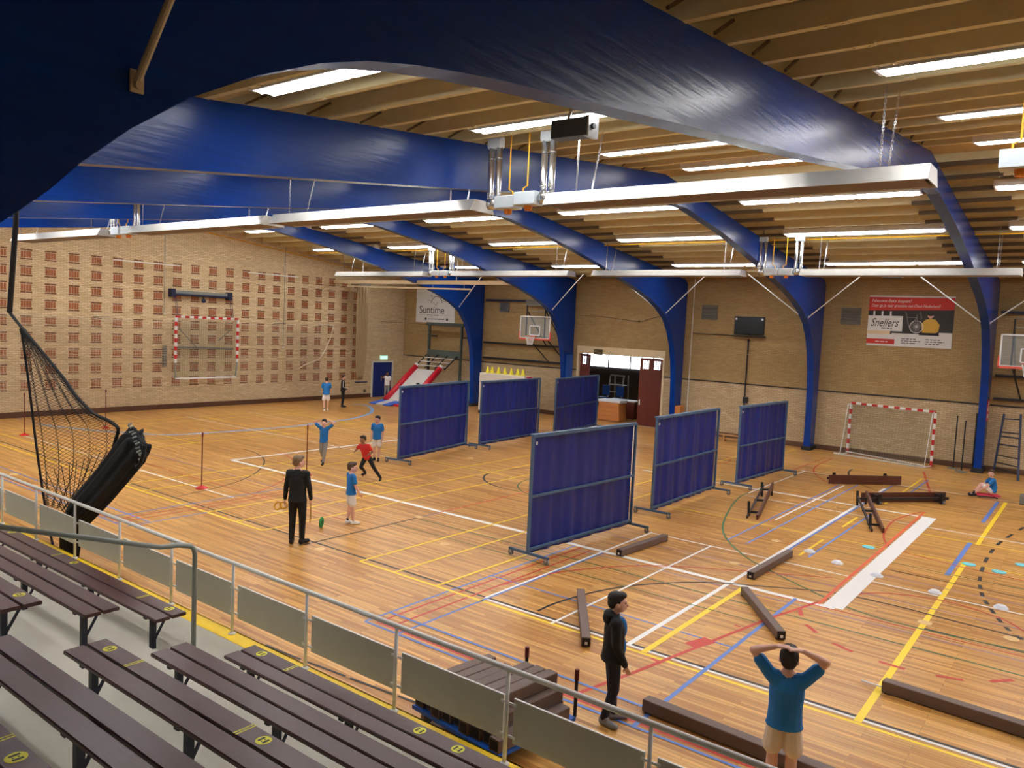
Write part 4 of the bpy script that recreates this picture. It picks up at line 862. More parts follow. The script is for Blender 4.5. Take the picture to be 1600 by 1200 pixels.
# ---- basketball hoops
def hoop(xc, label, x0, x1):
    t = tag(empty('basketball_hoop', (xc, 31, 3.05)), label, 'basketball hoop', 'basketball hoops'); y = 31.0; zb, zt3 = 3.88, 4.93; w2 = .88
    P(t, MB().bm((xc-w2, y-.012, zb), (xc+w2, y+.012, zt3)), 'glass_board', 'glass')
    f_ = MB()
    for a, b in (((-w2, zb), (w2, zb)), ((-w2, zt3), (w2, zt3)), ((-w2, zb), (-w2, zt3)), ((w2, zb), (w2, zt3))): f_.bar((xc+a[0], y-.015, a[1]), (xc+b[0], y-.015, b[1]), .05, .03, (0, 1, 0))
    P(t, f_, 'board_frame', 'white_paint'); f_ = MB()
    for a, b in (((-.29, .15), (.29, .15)), ((-.29, .6), (.29, .6)), ((-.29, .15), (-.29, .6)), ((.29, .15), (.29, .6))): f_.bar((xc+a[0], y-.02, zb+a[1]), (xc+b[0], y-.02, zb+b[1]), .045, .02, (0, 1, 0))
    P(t, f_, 'target_square', 'white_paint'); P(t, MB().bm((xc-w2-.05, y-.04, zb-.08), (xc+w2+.05, y+.04, zb+.0)).bm((xc-w2-.06, y-.04, zb-.08), (xc-w2-.01, y+.04, zb+.33)).bm((xc+w2+.01, y-.04, zb-.08), (xc+w2+.06, y+.04, zb+.33)), 'edge_padding', 'backboard_red')
    pts = [(xc+.225*math.cos(a), y-.38+.225*math.sin(a), zb+.1) for a in [2*PI*i/24 for i in range(25)]]
    P(t, MB().tube(pts, .014, 6, False), 'rim', 'hoop_orange'); P(t, MB().bm((xc-.1, y-.17, zb+.06), (xc+.1, y-.01, zb+.12)), 'rim_bracket', 'hoop_orange')
    nn = MB()
    for i in range(12):
        a0, a1 = 2*PI*i/12, 2*PI*(i+.5)/12
        for s_ in (1, -1): nn.bar((xc+.22*math.cos(a0), y-.38+.22*math.sin(a0), zb+.09), (xc+.13*math.cos(a0+s_*.5), y-.38+.13*math.sin(a0+s_*.5), zb-.32), .014, .014, (1, 0, 0))
    P(t, nn, 'hoop_net', 'white_paint')
    for q in (-.55, .55):
        P(t, MB().bar((xc+q, y+.03, zb-.0), (xc+q, y+.03, zt3+.55), .05, .05, (0, 1, 0)), 'frame_upright', 'black_steel'); P(t, MB().bar((xc+q, y+.05, zb+.1), (xc+q+.25, YW-.1, 2.64), .04, .04), 'lower_stay', 'black_steel'); P(t, MB().bar((xc+q, y+.05, zt3+.3), (xc+q, YW-.1, 3.5), .04, .04), 'upper_stay', 'black_steel')
    for z in (zt3+.55, zt3+.25): P(t, MB().bar((xc-.55, y+.03, z), (xc+.55, y+.03, z), .04, .04), 'frame_bar', 'vent_grey')
    for z in (3.48, 2.66): P(t, MB().bm((x0, YW-.2, z-.045), (x1, YW-.08, z+.045)), 'wall_rail', 'black_steel')
    for x in (x0+.3, x1-.3):
        for z in (3.48, 2.66): P(t, MB().bm((x-.05, YW-.1, z-.04), (x+.05, YW, z+.04)), 'rail_bracket', 'black_steel')
    P(t, MB().bm((x0, YW-.16, 5.7), (x0+2.8, YW-.06, 5.8)), 'winch_rail', 'navy_steel'); P(t, MB().bm((x0+2.8, YW-.3, 5.52), (x0+3.9, YW, 5.82)), 'winch_box', 'vent_grey'); 
hoop(-22.27, 'glass basketball backboard between the first and second arch legs', -26.9, -21.45); hoop(-1.98, 'glass basketball backboard at the right edge of the picture', -3.12, 2.4)
wd_ = tag(empty('climbing_ladder', (-2.4, 31.6, 0)), 'dark blue steel ladder frame leaning against the far wall at right', 'ladder')
La0, La1, Lb0, Lb1 = Vector((-2.86, 32.3, 0)), Vector((-2.72, 32.6, 2.15)), Vector((-2.05, 31.45, 0)), Vector((-2.2, 32.3, 2.2))
P(wd_, MB().bar(La0, La1, .07, .05, (0, 1, 0)), 'side_rail', 'navy_steel'); P(wd_, MB().bar(Lb0, Lb1, .07, .05, (0, 1, 0)), 'side_rail', 'navy_steel')
for f in (.1, .2, .32, .5, .63, .7, .92): P(wd_, MB().tube([La0.lerp(La1, f), Lb0.lerp(Lb1, f)], .02, 8), 'rung', 'navy_steel' if f > .4 else 'black_steel')
# ---- slide hung on the climbing frame
cf = tag(empty('climbing_apparatus', (-29.4, 32.4, 0)), 'dark green steel climbing frame on the wall beneath the sun banner', 'frame')
P(cf, MB().bm((-30.75, 32.25, 4.24), (-28.0, 32.4, 4.42)), 'top_beam', 'green_frame'); P(cf, MB().bm((-30.55, 32.22, 2.52), (-28.1, 32.4, 2.88)), 'lower_board', 'green_frame')
for x in (-30.55, -28.15): P(cf, MB().bm((x-.06, 32.26, 2.6 if x < -30 else 0), (x+.06, 32.38, 4.3)), 'upright', 'green_frame')
P(cf, MB().bm((-30.6, 32.26, 0), (-30.5, 32.38, 2.6)), 'upright', 'black_steel')
for x in (-30.5, -28.2): P(cf, MB().bm((x-.04, 32.38, 3.6), (x+.04, YW, 3.68)), 'wall_bracket', 'green_frame')
for x in (-30.55, -29.75, -29.0, -28.3): P(cf, MB().bar((x, 32.2, 2.6), (x, 31.2, 1.9), .05, .05), 'sloping_rail', 'black_steel')
for f in (.25, .55, .85): P(cf, MB().tube([(-30.55, 32.2-1.0*f, 2.62-.7*f), (-28.3, 32.2-1.0*f, 2.62-.7*f)], .022, 8), 'sloping_rung', 'white_paint')
sd = tag(empty('gym_slide', (-29.4, 29.5, 0)), 'white padded slide with red side rolls sloping from the climbing frame', 'slide')
S0, S1 = Vector((0, 31.0, 1.83)), Vector((0, 28.85, .14))
def spt(x, f, dz=0): q = S0.lerp(S1, f); return Vector((x, q.y, q.z+dz))
P(sd, MB().add([spt(-30.1, 0), spt(-28.55, 0), spt(-28.75, 1), spt(-30.2, 1), spt(-30.1, 0, -.08), spt(-28.55, 0, -.08), spt(-28.75, 1, -.08), spt(-30.2, 1, -.08)], [(0, 1, 2, 3), (4, 5, 6, 7), (0, 1, 5, 4), (1, 2, 6, 5), (2, 3, 7, 6), (3, 0, 4, 7)]) or (lambda m: m)(None) if False else MB().prism([(S0.y, S0.z), (S1.y, S1.z), (S1.y, S1.z-.1), (S0.y, S0.z-.1)], -30.15, -28.6), 'sliding_mat', 'slide_white')
for xa in (-30.28, -28.47): P(sd, MB().tube([spt(xa, -.02, .08), spt(xa, 1, .05)], .16, 14), 'side_roll', 'slide_red', True); P(sd, MB().sph(spt(xa, -.035, .1), .155, 12, 8), 'roll_cap', 'slide_white', True)
for i, xa in enumerate((-30.35, -29.35)):
    P(sd, MB().prism([(28.9, .2), (28.0, .05), (28.0, .01), (28.9, .1)], xa-.25, xa+.25), 'foot_mat', 'mat_blue')
P(sd, MB().prism([(28.95, .22), (28.0, .06), (28.0, .01), (28.9, .12)], -30.1, -29.6), 'foot_mat', 'slide_white'); P(sd, MB().bm((-30.3, 28.3, .0), (-28.4, 28.9, .1)), 'landing_base', 'slide_red')
# ---- mat stack with yellow cones
mt = tag(empty('mat_trolley', (-23, 30.3, 0)), 'pale grey mat block carrying the yellow cones behind the screens', 'mat')
P(mt, MB().cbox((-23.5, 30.45, 1.08), (2.8, .7, 1.9), .03), 'mat_block', 'mat_white'); P(mt, MB().bm((-24.85, 30.05, .0), (-22.15, 30.85, .13)), 'base', 'black_steel')
for i, (u, v) in enumerate(((760, 580), (767, 580.5), (777, 582), (787, 583), (797, 585), (807, 587), (815, 588))):
    p = FY(u, v, 30.2); t = tag(empty('training_cone', (p.x, 30.3, 2.03)), '%s yellow cone from the left on the pale mat block' % ORD[i], 'cone', 'yellow cones on the mat block')
    P(t, MB().lathe([(.105, 2.05), (.035, 2.35), (.03, 2.36)], (p.x, 30.3, 0), 14), 'cone_body', 'cone_yellow', False); P(t, MB().bm((p.x-.12, 30.18, 2.03), (p.x+.12, 30.42, 2.055)), 'cone_base', 'cone_yellow')
rb = tag(empty('red_barrier', (-21.2, 30.4, 0)), 'red plastic barrier beside the mat block with cones', 'barrier')
P(rb, MB().bm((-22.05, 30.2, 0), (-21.93, 30.5, 2.02)), 'post', 'red_paint'); P(rb, MB().bm((-21.93, 30.3, 1.72), (-21.5, 30.4, 1.88)), 'arm', 'red_paint'); P(rb, MB().bm((-21.62, 30.28, 0), (-21.5, 30.42, 1.9)), 'post', 'red_paint')
# ---- trolley loaded with wooden bars in front of the stand
TO = Vector((-5.05, 6.58, 0)); tr = tag(empty('equipment_trolley', TO, -.13), 'blue wheeled trolley loaded with wooden bars just beyond the railing', 'trolley')
def T_(o, mb, n, m): q = mb.build(n, m); q.parent = o; return q
T_(tr, MB().bm((-.68, -.58, .16), (.68, .62, .2)), 'platform', 'pad_blue')
for x in (-.56, .56):
    for y in (-.45, .5): w_ = T_(tr, MB().bm((x-.03, y-.03, .08), (x+.03, y+.03, .16)), 'castor_fork', 'steel'); MB().tube([(x-.025, y, .08), (x+.025, y, .08)], .08, 16).build('wheel', 'grey_rubber').parent = w_
for x in (-.12, .64): w_ = T_(tr, MB().tube([(x, .65, .18), (x, .65, .66)], .02, 8), 'corner_post', 'black_steel'); MB().tube([(x, .65, .6), (x, .65, .72)], .026, 8).build('post_cap', 'pole_dark').parent = w_
k = 0; TR = Matrix.Rotation(-.13, 3, 'Z')
for lay, xs in enumerate(((-.6, -.45, -.3, -.15, 0, .15, .3, .45, .6), (-.6, -.45, -.3, 0.0, .15, .45, .6), (.05, .2, .35))):
    if lay == 1: xs = (-.6, -.45, -.3, .0, .15, .3, .45)
    for i, x in enumerate(xs):
        k += 1; z = .272+.142*lay; yo = (k*37 % 11)*.008-.04; q = TO+TR @ Vector((x, yo, 0))
        t = tag(empty('stacked_bar', (q.x, q.y, z-.07), -.13), 'brown wooden bar on the trolley, %s from left in the %s layer' % ((ORD+['ninth'])[i], ('bottom', 'middle', 'top')[lay]), 'wooden bar', 'wooden bars on the trolley')
        T_(t, MB().cbox((0, 0, .07), (.14, 1.08, .138), .008), 'timber', 'beam_wood')
        for e in (-.542, .542): T_(t, MB().bm((-.05, e-.003, .02), (.05, e+.003, .12)), 'end_plate', 'beam_end')
# ---- black divider net, tied up beside the stand
YN = 6.1
nt_ = tag(empty('black_divider_net', (-14.2, YN, 0)), 'black divider net tied into a bundle behind the railing', 'net')
def N2(u, v, dy=0): q = FY(u, v, YN); q.y += dy; return q
P(nt_, MB().tube([Vector((N2(26, 335).x, YN, ztop(YN))), N2(25, 345), N2(15, 488)], .05, 10), 'hanging_pole', 'black_plastic')
P(nt_, MB().tube(smooth([N2(15, 488), N2(34, 512), N2(62, 545), N2(100, 592), N2(118, 618), N2(145, 645), N2(165, 655), N2(183, 667), N2(184, 676), N2(179, 692), N2(178, 700), N2(190, 695), N2(200, 688)], 3), .028, 7), 'edge_strap', 'black_net')
P(nt_, MB().tube(smooth([N2(33, 512), N2(45, 600), N2(57, 700), N2(72, 800), N2(84, 858), N2(90, 880)], 4), .022, 7), 'edge_strap', 'black_net')
bl = smooth([N2(219, 688), N2(205, 705), N2(165, 755), N2(128, 797), N2(113, 825), N2(110, 850), Vector((N2(108, 870).x, YN, .015))], 4); nb = len(bl)
def bundle(u, v):
    i = v*(nb-1); i0 = min(int(i), nb-2); c = bl[i0].lerp(bl[i0+1], i-i0); t = (bl[i0+1]-bl[i0]).normalized(); a = t.cross(Vector((0, 1, 0))).normalized(); an = 2*PI*u
    wd = (.31-.06*v if v < .5 else .28-.12*(v-.5)) * (1+.10*math.sin(an*7+v*3)+.06*math.sin(an*13+1))
    q = c+a*math.cos(an)*wd+Vector((0, 1, 0))*math.sin(an)*wd*.55
    if v < .09:
        f_ = math.sqrt(v/.09); q = c+(q-c)*f_
    if .04 < v < .14: q -= t*(.07*math.sin(an*6)+.05*math.sin(an*11+1))
    if False: q += t*(.10*math.sin(an*5)+.06*math.sin(an*11))*(1-v/.08)
    return q
P(nt_, MB().grid(bundle, 72, 26), 'net_bundle', 'black_net', True)
ta_ = (bl[1]-bl[0]).normalized(); aa_ = ta_.cross(Vector((0, 1, 0))).normalized()
for i in range(11): a = bl[0]+aa_*(.3*(i-5)/5)-ta_*(.03*math.sin(i*2.3)-.02)+Vector((0, -.05, 0)); P(nt_, MB().tube([a-ta_*.04, a+Vector((.0, -.04, 0)), a+ta_*.06], .016, 5), 'gathered_loop', 'rail_dark')
P(nt_, MB().tube(smooth([N2(236, 695, -.1), N2(235, 712, -.12), N2(228, 728, -.12), N2(224, 726, -.12)], 3), .03, 7), 'loose_end', 'black_net')
mesh_ = MB()
Lf = smooth([N2(34, 514), N2(45, 600), N2(57, 700), N2(70, 790)], 8); Rt = smooth([N2(36, 514), N2(100, 592), N2(145, 645), N2(183, 667), N2(172, 735), N2(112, 800)], 5)
nn_ = len(Lf)-1; mm = 46
def npt(i, j):
    a = Lf[min(int(round(i)), nn_)]; q = i/nn_*(len(Rt)-1); k0 = min(int(q), len(Rt)-2); b = Rt[k0].lerp(Rt[k0+1], q-k0); c = a.lerp(b, j/mm); c.y += .05*math.sin(j*.7); return c
rows = 110
Pn = [[None]*(mm+1) for _ in range(rows+1)]
for r in range(rows+1):
    for j in range(mm+1):
        i = r/rows*nn_; i0 = min(int(i), nn_-1); Pn[r][j] = npt(i0, j).lerp(npt(i0+1, j), i-i0)
for r in range(rows):
    for j in range(mm):
        if (r+j) % 2 == 0: mesh_.bar(Pn[r][j], Pn[r+1][j+1], .0045, .0045, (0, 1, 0))
        else: mesh_.bar(Pn[r][j+1], Pn[r+1][j], .0045, .0045, (0, 1, 0))
tag(P(nt_, mesh_, 'netting', 'black_net'), kind='stuff')
for i in range(10):
    a = N2(60+i*12, 740-i*4); P(nt_, MB().tube([a, N2(104+i*1.6, 806-i*1.5)], .006, 5), 'gathered_cord', 'black_net')
# ================================================================== PEOPLE
def capsule(mb, p0, r0, p1, r1, n=10):
    p0, p1 = Vector(p0), Vector(p1); d = p1-p0
    if d.length < 1e-4: mb.sph(p0, max(r0, r1), n, 6); return
    t = d.normalized(); pts = []; rs = []
    for a in (80, 55, 25): pts.append(p0-t*r0*math.sin(math.radians(a))); rs.append(r0*math.cos(math.radians(a)))
    for f in (0, .5, 1): pts.append(p0.lerp(p1, f)); rs.append(r0+(r1-r0)*f)
    for a in (25, 55, 80): pts.append(p1+t*r1*math.sin(math.radians(a))); rs.append(r1*math.cos(math.radians(a)))
    mb.tube(pts, rs, n)
def blob(parts, voxel, sm=4):
    mb = MB()
    for p in parts:
        if p[0] == 'c': capsule(mb, *p[1:])
        else: mb.sph(p[1], p[2], 14, 10, p[3] if len(p) > 3 else None)
    me = bpy.data.meshes.new('tmp'); me.from_pydata(mb.v, [], mb.f)
    b = bmesh.new(); b.from_mesh(me); bmesh.ops.recalc_face_normals(b, faces=b.faces); b.to_mesh(me); b.free()
    o = bpy.data.objects.new('tmp', me); C.objects.link(o)
    r = o.modifiers.new('r', 'REMESH'); r.mode = 'VOXEL'; r.voxel_size = voxel; s_ = o.modifiers.new('s', 'SMOOTH'); s_.iterations = sm; s_.factor = .5
    dg = bpy.context.evaluated_depsgraph_get(); out = bpy.data.meshes.new_from_object(o.evaluated_get(dg))
    bpy.data.objects.remove(o); bpy.data.meshes.remove(me); out.polygons.foreach_set('use_smooth', [True]*len(out.polygons)); return out
def hand(parts, w, dirn, palmn, side, k, curl=.5, spread=0.0):
    """palm and five fingers; w wrist, dirn along the hand, palmn normal of the palm, k body height"""
    d = Vector(dirn).normalized(); nrm = Vector(palmn); nrm = (nrm-d*nrm.dot(d)).normalized(); s_ = d.cross(nrm)*side; w = Vector(w)
    pc = w+d*.03*k
    for q in (-.012, -.004, .004, .012): parts.append(('c', w+d*.006*k+s_*q*.6*k, .008*k, w+d*.05*k+s_*q*k, .0075*k))
    for i, (q, L) in enumerate(((-.016, .034), (-.0055, .042), (.005, .040), (.0155, .030))):
        a = w+d*.054*k+s_*q*k; a1 = a+(d*math.cos(curl*.6)+nrm*math.sin(curl*.6))*L*.5*k+s_*spread*q*k*.6; a2 = a1+(d*math.cos(curl*1.6)+nrm*math.sin(curl*1.6))*L*.5*k
        parts.append(('c', a, .0056*k, a1, .0052*k)); parts.append(('c', a1, .0052*k, a2, .0044*k))
    tb_ = w+d*.018*k+s_*.016*k; t1 = tb_+(d*.6+s_*.7+nrm*.3).normalized()*.022*k; t2 = t1+(d*.9+s_*.15+nrm*.4).normalized()*.02*k
    parts.append(('c', tb_, .0075*k, t1, .0062*k)); parts.append(('c', t1, .006*k, t2, .005*k))
def person(loc, rz, k, label, pose=None, top=('shirt_blue', 'short'), bottom=('shorts_white', 'shorts'), shoe='shoe_white', hair='hair_dark', skin='skin', headturn=0.0, headtilt=0.0, build=1.0, vox=.011, sit=False, hood=False, lean=(0, 0), curl=.6, head=1.0, extras=None, socks='shoe_white', zoff=0.0):
    root = tag(empty('person', loc, rz), label, 'person')
    J = dict(pel=(0, 0, .53), wai=(0, 0, .61), che=(0, .0, .73), nek=(0, -.005, .835), hdc=(0, .012, .925),
             lsh=(-.1, -.005, .80), rsh=(.1, -.005, .80), lel=(-.128, -.015, .635), rel=(.128, -.015, .635), lwr=(-.135, .03, .50), rwr=(.135, .03, .50),
             lhp=(-.05, 0, .515), rhp=(.05, 0, .515), lkn=(-.058, .012, .285), rkn=(.058, .012, .285), lan=(-.062, -.01, .05), ran=(.062, -.01, .05),
             lto=(-.075, .085, .02), rto=(.075, .085, .02))
    J.update(pose or {})
    J = {a: Vector(b)*k for a, b in J.items()}
    b_ = build*k; hs_ = head*k; sk = []
    HR = Matrix.Rotation(headturn, 3, 'Z') @ Matrix.Rotation(headtilt, 3, 'X'); hc = J['hdc']
    def hp_(x, y, z): return hc + HR @ Vector((x, y, z))*hs_
    # head: skull, face, jaw, nose, ears
    sk += [('e', hp_(0, -.008, .018), (.045*hs_, .056*hs_, .052*hs_), HR), ('e', hp_(0, .012, -.012), (.041*hs_, .046*hs_, .052*hs_), HR), ('e', hp_(0, .026, -.042), (.026*hs_, .026*hs_, .02*hs_), HR),
           ('c', hp_(0, .056, .0), .006*hs_, hp_(0, .066, -.014), .0085*hs_), ('e', hp_(-.046, -.002, -.008), (.007*hs_, .013*hs_, .019*hs_), HR), ('e', hp_(.046, -.002, -.008), (.007*hs_, .013*hs_, .019*hs_), HR),
           ('e', hp_(0, .05, .014), (.03*hs_, .012*hs_, .007*hs_), HR), ('e', hp_(0, .054, -.032), (.014*hs_, .008*hs_, .005*hs_), HR)]
    sk += [('c', J['nek'], .031*b_, hp_(0, -.008, -.03), .029*hs_)]
    torso = [('e', J['pel'], (.083*b_, .062*b_, .06*b_)), ('e', J['wai'], (.074*b_, .052*b_, .07*b_)), ('e', J['che'], (.088*b_, .06*b_, .085*b_)), ('c', J['pel'], .055*b_, J['wai'], .055*b_), ('c', J['wai'], .055*b_, J['che'], .06*b_), ('c', J['che'], .055*b_, J['nek'], .036*b_),
             ('c', J['lsh'], .035*b_, J['nek']-Vector((0, 0, .012*k)), .03*b_), ('c', J['rsh'], .035*b_, J['nek']-Vector((0, 0, .012*k)), .03*b_), ('c', J['lsh'], .034*b_, J['che'], .05*b_), ('c', J['rsh'], .034*b_, J['che'], .05*b_)]
    sk += torso
    for s_ in 'lr':
        sh, el, wr, hp, kn, an, to = (J[s_+x] for x in ('sh', 'el', 'wr', 'hp', 'kn', 'an', 'to'))
        sk += [('c', sh, .031*b_, el, .0235*b_), ('c', el, .0235*b_, el.lerp(wr, .35), .0235*b_), ('c', el.lerp(wr, .35), .0235*b_, wr, .0155*b_)]
        sk += [('c', hp, .052*b_, kn, .034*b_), ('c', kn, .034*b_, kn.lerp(an, .35), .035*b_), ('c', kn.lerp(an, .35), .035*b_, an, .021*b_), ('c', an, .021*b_, J[s_+'to'], .018*b_)]
        dr = (wr-el); pn = Vector((1 if s_ == 'l' else -1, .25, 0)) if 'pn' not in (pose or {}) else Vector(pose['pn'])
        if (pose or {}).get(s_+'hd'): dr = Vector(pose[s_+'hd'])
        if (pose or {}).get(s_+'pn'): pn = Vector(pose[s_+'pn'])
        hand(sk, wr, dr, pn, 1 if s_ == 'l' else -1, k, curl)
    def part(parts, name, m, v=None, sm=4):
        me = blob(parts, v or vox, sm); me.materials.append(MATS[m]); me.name = name; return link(name, me, root)
    body = part(sk, 'body', skin, min(vox, .0085) if k > 0 and vox < .012 else vox, 2)
    # eyes
    for x in (-.017, .017): link('eye', MB().sph(hp_(x, .049, .004), .0062*hs_, 8, 6).mesh('eye', 'eye', True), root)
    link('mouth', MB().sph(hp_(0, .0585, -.032), (.012*hs_, .004*hs_, .0028*hs_), 10, 6, HR).mesh('mouth', 'lips', True), root)
    hr = [('e', hp_(0, -.014, .028), (.0495*hs_, .058*hs_, .05*hs_), HR), ('e', hp_(0, -.034, .0), (.043*hs_, .036*hs_, .045*hs_), HR), ('e', hp_(0, .024, .052), (.04*hs_, .034*hs_, .022*hs_), HR), ('e', hp_(-.038, -.012, .018), (.012*hs_, .03*hs_, .03*hs_), HR), ('e', hp_(.038, -.012, .018), (.012*hs_, .03*hs_, .03*hs_), HR)]
    part(hr, 'hair', hair, max(.006, vox*.7), 2)
    # top
    tm, tk = top; g = 1.0 if tk != 'jacket' else 1.14; tp = []
    hem = J['pel']+(J['pel']-J['wai']).normalized()*(.03 if not sit else -.02)*k
    spine = [J['che']+(J['nek']-J['che'])*.35, J['che'], J['che'].lerp(J['wai'], .5), J['wai'], J['wai'].lerp(J['pel'], .5), J['pel'], hem]
    _sp = []; _rr = []
    _src = list(zip(spine, ((.098, .058), (.104, .07), (.101, .07), (.099, .07), (.1, .073), (.103, .077), (.104, .079))))
    for a in range(len(_src)-1):
        for f_ in (0, .33, .66): q0, q1 = _src[a], _src[a+1]; _sp.append(q0[0].lerp(q1[0], f_)); _rr.append(((q0[1][0]+(q1[1][0]-q0[1][0])*f_)*b_*g, (q0[1][1]+(q1[1][1]-q0[1][1])*f_)*b_*g))
    for q, r_ in zip(_sp, _rr): tp.append(('e', q, (r_[0], r_[1], .045*b_)))
    tp.append(('e', hem, (.112*b_*g, .086*b_*g, .026*b_)))
    nb_ = J['nek']-Vector((0, 0, .022*k))
    if tk != 'short': tp.append(('c', nb_-Vector((0, 0, .03*k)), .056*b_, J['nek']-Vector((0, 0, .004*k)), .039*b_))
    tp += [('c', J['lsh'], .041*b_*g, nb_, .034*b_), ('c', J['rsh'], .041*b_*g, nb_, .034*b_), ('c', J['lsh'], .041*b_*g, J['che'], .06*b_), ('c', J['rsh'], .041*b_*g, J['che'], .06*b_), ('c', J['che'], .06*b_, nb_, .04*b_)]
    for s_ in 'lr':
        sh, el, wr = (J[s_+x] for x in ('sh', 'el', 'wr'))
        if tk == 'short': tp.append(('c', sh, .041*b_, sh.lerp(el, .6), .04*b_))
        else: tp += [('c', sh, .041*b_*g/1.13, el, .034*b_*g/1.13), ('c', el, .034*b_*g/1.13, el.lerp(wr, .93), .026*b_*g/1.13)]
    part(tp, 'shirt' if tk == 'short' else ('jacket' if tk == 'jacket' else 'sweater'), tm, None, 7)
    if hood: part([('e', J['nek']+Vector((0, -.035*k, .0)), (.07*k, .05*k, .035*k)), ('e', J['nek']+Vector((0, -.055*k, -.03*k)), (.06*k, .035*k, .045*k))], 'hood', tm)
    if tk == 'jacket': part([('e', J['che']+Vector((.0, .045*k, -.0)), (.045*k, .05*k, .09*k)), ('e', J['wai']+Vector((0, .046*k, -.02*k)), (.043*k, .05*k, .09*k)), ('e', J['nek']+Vector((0, .015*k, -.03*k)), (.04*k, .035*k, .03*k))], 'undershirt', 'shirt_blue')
    # bottoms
    bm_, bk_ = bottom; bt = [('e', J['pel']-Vector((0, 0, .012*k)), (.094*b_, .07*b_, .055*b_))]
    for s_ in 'lr':
        hp, kn, an = (J[s_+x] for x in ('hp', 'kn', 'an'))
        if bk_ == 'shorts': hq = hp+Vector(((-.004 if s_ == 'l' else .004)*k, 0, 0)); ke = hp.lerp(kn, .72)+Vector(((-.008 if s_ == 'l' else .008)*k, 0, 0)); bt += [('c', hq, .047*b_, ke, .059*b_)]
        else: bt += [('c', hp, .058*b_, kn, .041*b_), ('c', kn, .041*b_, an+Vector((0, 0, .012*k)), .031*b_)]
    part(bt, 'shorts' if bk_ == 'shorts' else 'trousers', bm_, None, 3)
    for s_ in 'lr':
        an, to = J[s_+'an'], J[s_+'to']; d = (to-an); d.z = 0; d = d.normalized() if d.length > 1e-4 else Vector((0, 1, 0))
        heel = an-d*.018*k; z0 = an.z-.048*k
        def gz(q, h_): return Vector((q.x, q.y, z0+h_*k))
        sh_ = [('c', gz(heel, .026), .026*k, gz(an+d*.05*k, .026), .028*k), ('c', gz(an+d*.05*k, .024), .028*k, gz(an+d*.1*k, .02), .024*k), ('c', gz(heel, .045), .025*k, gz(an+d*.015*k, .05), .027*k)]
        part(sh_, 'shoe', shoe, vox*.8, 2)
        if bk_ == 'shorts' and socks: part([('c', an+Vector((0, 0, .0)), .0235*b_, an+Vector((0, 0, .035*k)), .0235*b_)], 'sock', socks, vox*.8, 1)
    root['_k'] = k; del root['_k']
    if extras: extras(root, J, k)
    return root
R_ = math.radians
def PT(u, v): p = G(u, v); return (p.x, p.y, 0)
# man in black, back to the camera, with juggling sticks and yellow rings in his hands
person(PT(463, 850), R_(30), 1.75, 'man in black sweater and trousers seen from behind, holding sticks', dict(lel=(-.135, -.0, .64), lwr=(-.145, .0, .50), rel=(.14, -.01, .64), rwr=(.135, .05, .505), lan=(-.055, -.01, .05), ran=(.058, .01, .05), lto=(-.08, .08, .02), rto=(.085, .09, .02)),
       ('cloth_black', 'long'), ('cloth_black', 'long'), 'shoe_black', 'hair_fair', headturn=R_(-45), vox=.012, head=1.08)
# boy in blue nearest the man, seen from behind on his left
person(PT(547, 819), R_(-20), 1.34, 'boy in blue shirt and white shorts standing beside the man in black', dict(lel=(-.12, .01, .63), rel=(.125, .03, .63), rwr=(.12, .10, .52), lwr=(-.12, .05, .5), lan=(-.04, -.03, .05), ran=(.045, .03, .05), lto=(-.045, .06, .02), rto=(.055, .12, .02)), headturn=R_(-30), hair='hair_brown', head=1.25, vox=.011, socks='shoe_black')
person(PT(588, 720), R_(205), 1.42, 'boy in blue shirt standing with arms down left of the screens', dict(lan=(-.045, .0, .05), ran=(.05, -.0, .05)), hair='hair_dark', shoe='shoe_black', head=1.2, vox=.013, socks='shoe_black')
person(PT(505, 725), R_(212), 1.36, 'boy in blue shirt and grey trousers walking with hands on head', dict(lsh=(-.1, -.005, .815), rsh=(.1, -.005, .815), lel=(-.235, .01, .93), rel=(.235, .01, .93), lwr=(-.1, -.01, .985), rwr=(.1, -.01, .985), lhd=(.9, -.15, .1), rhd=(-.9, -.15, .1), pn=(0, 0, -1), lan=(-.035, .12, .05), lkn=(-.05, .08, .285), ran=(.04, -.13, .09), rkn=(.055, .01, .29), lto=(-.045, .21, .02), rto=(.05, -.05, .03)),
       bottom=('cloth_grey', 'long'), shoe='shoe_black', hair='hair_dark', head=1.2, vox=.013)
person(PT(574, 749), R_(200), 1.30, 'child in red shirt and black trousers running across the court', dict(pel=(.02, .0, .47), wai=(.04, .02, .55), che=(.07, .05, .66), nek=(.085, .07, .765), hdc=(.09, .09, .86), lsh=(-.02, .05, .74), rsh=(.17, .05, .73), lel=(-.1, .0, .6), lwr=(-.05, .1, .55), rel=(.27, .03, .62), rwr=(.24, .15, .60),
       lhp=(-.03, 0, .46), rhp=(.07, 0, .46), lkn=(-.16, .03, .27), lan=(-.3, -.02, .05), lto=(-.33, .07, .02), rkn=(.1, .12, .28), ran=(.09, -.05, .13), rto=(.1, .02, .07)), ('shirt_red', 'short'), ('cloth_black', 'long'), 'shoe_black', 'hair_dark', 'skin_dark', head=1.25, vox=.013)
person(PT(509, 642), R_(55), 1.60, 'person in blue shirt and white shorts near the end wall, back turned', dict(lwr=(-.06, .12, .58), rwr=(.06, .12, .58), lel=(-.13, .02, .64), rel=(.13, .02, .64), lan=(-.05, -.06, .05), lto=(-.06, .03, .02), ran=(.06, .08, .05), rto=(.075, .17, .02)), hair='hair_dark', vox=.02, socks='shoe_black')
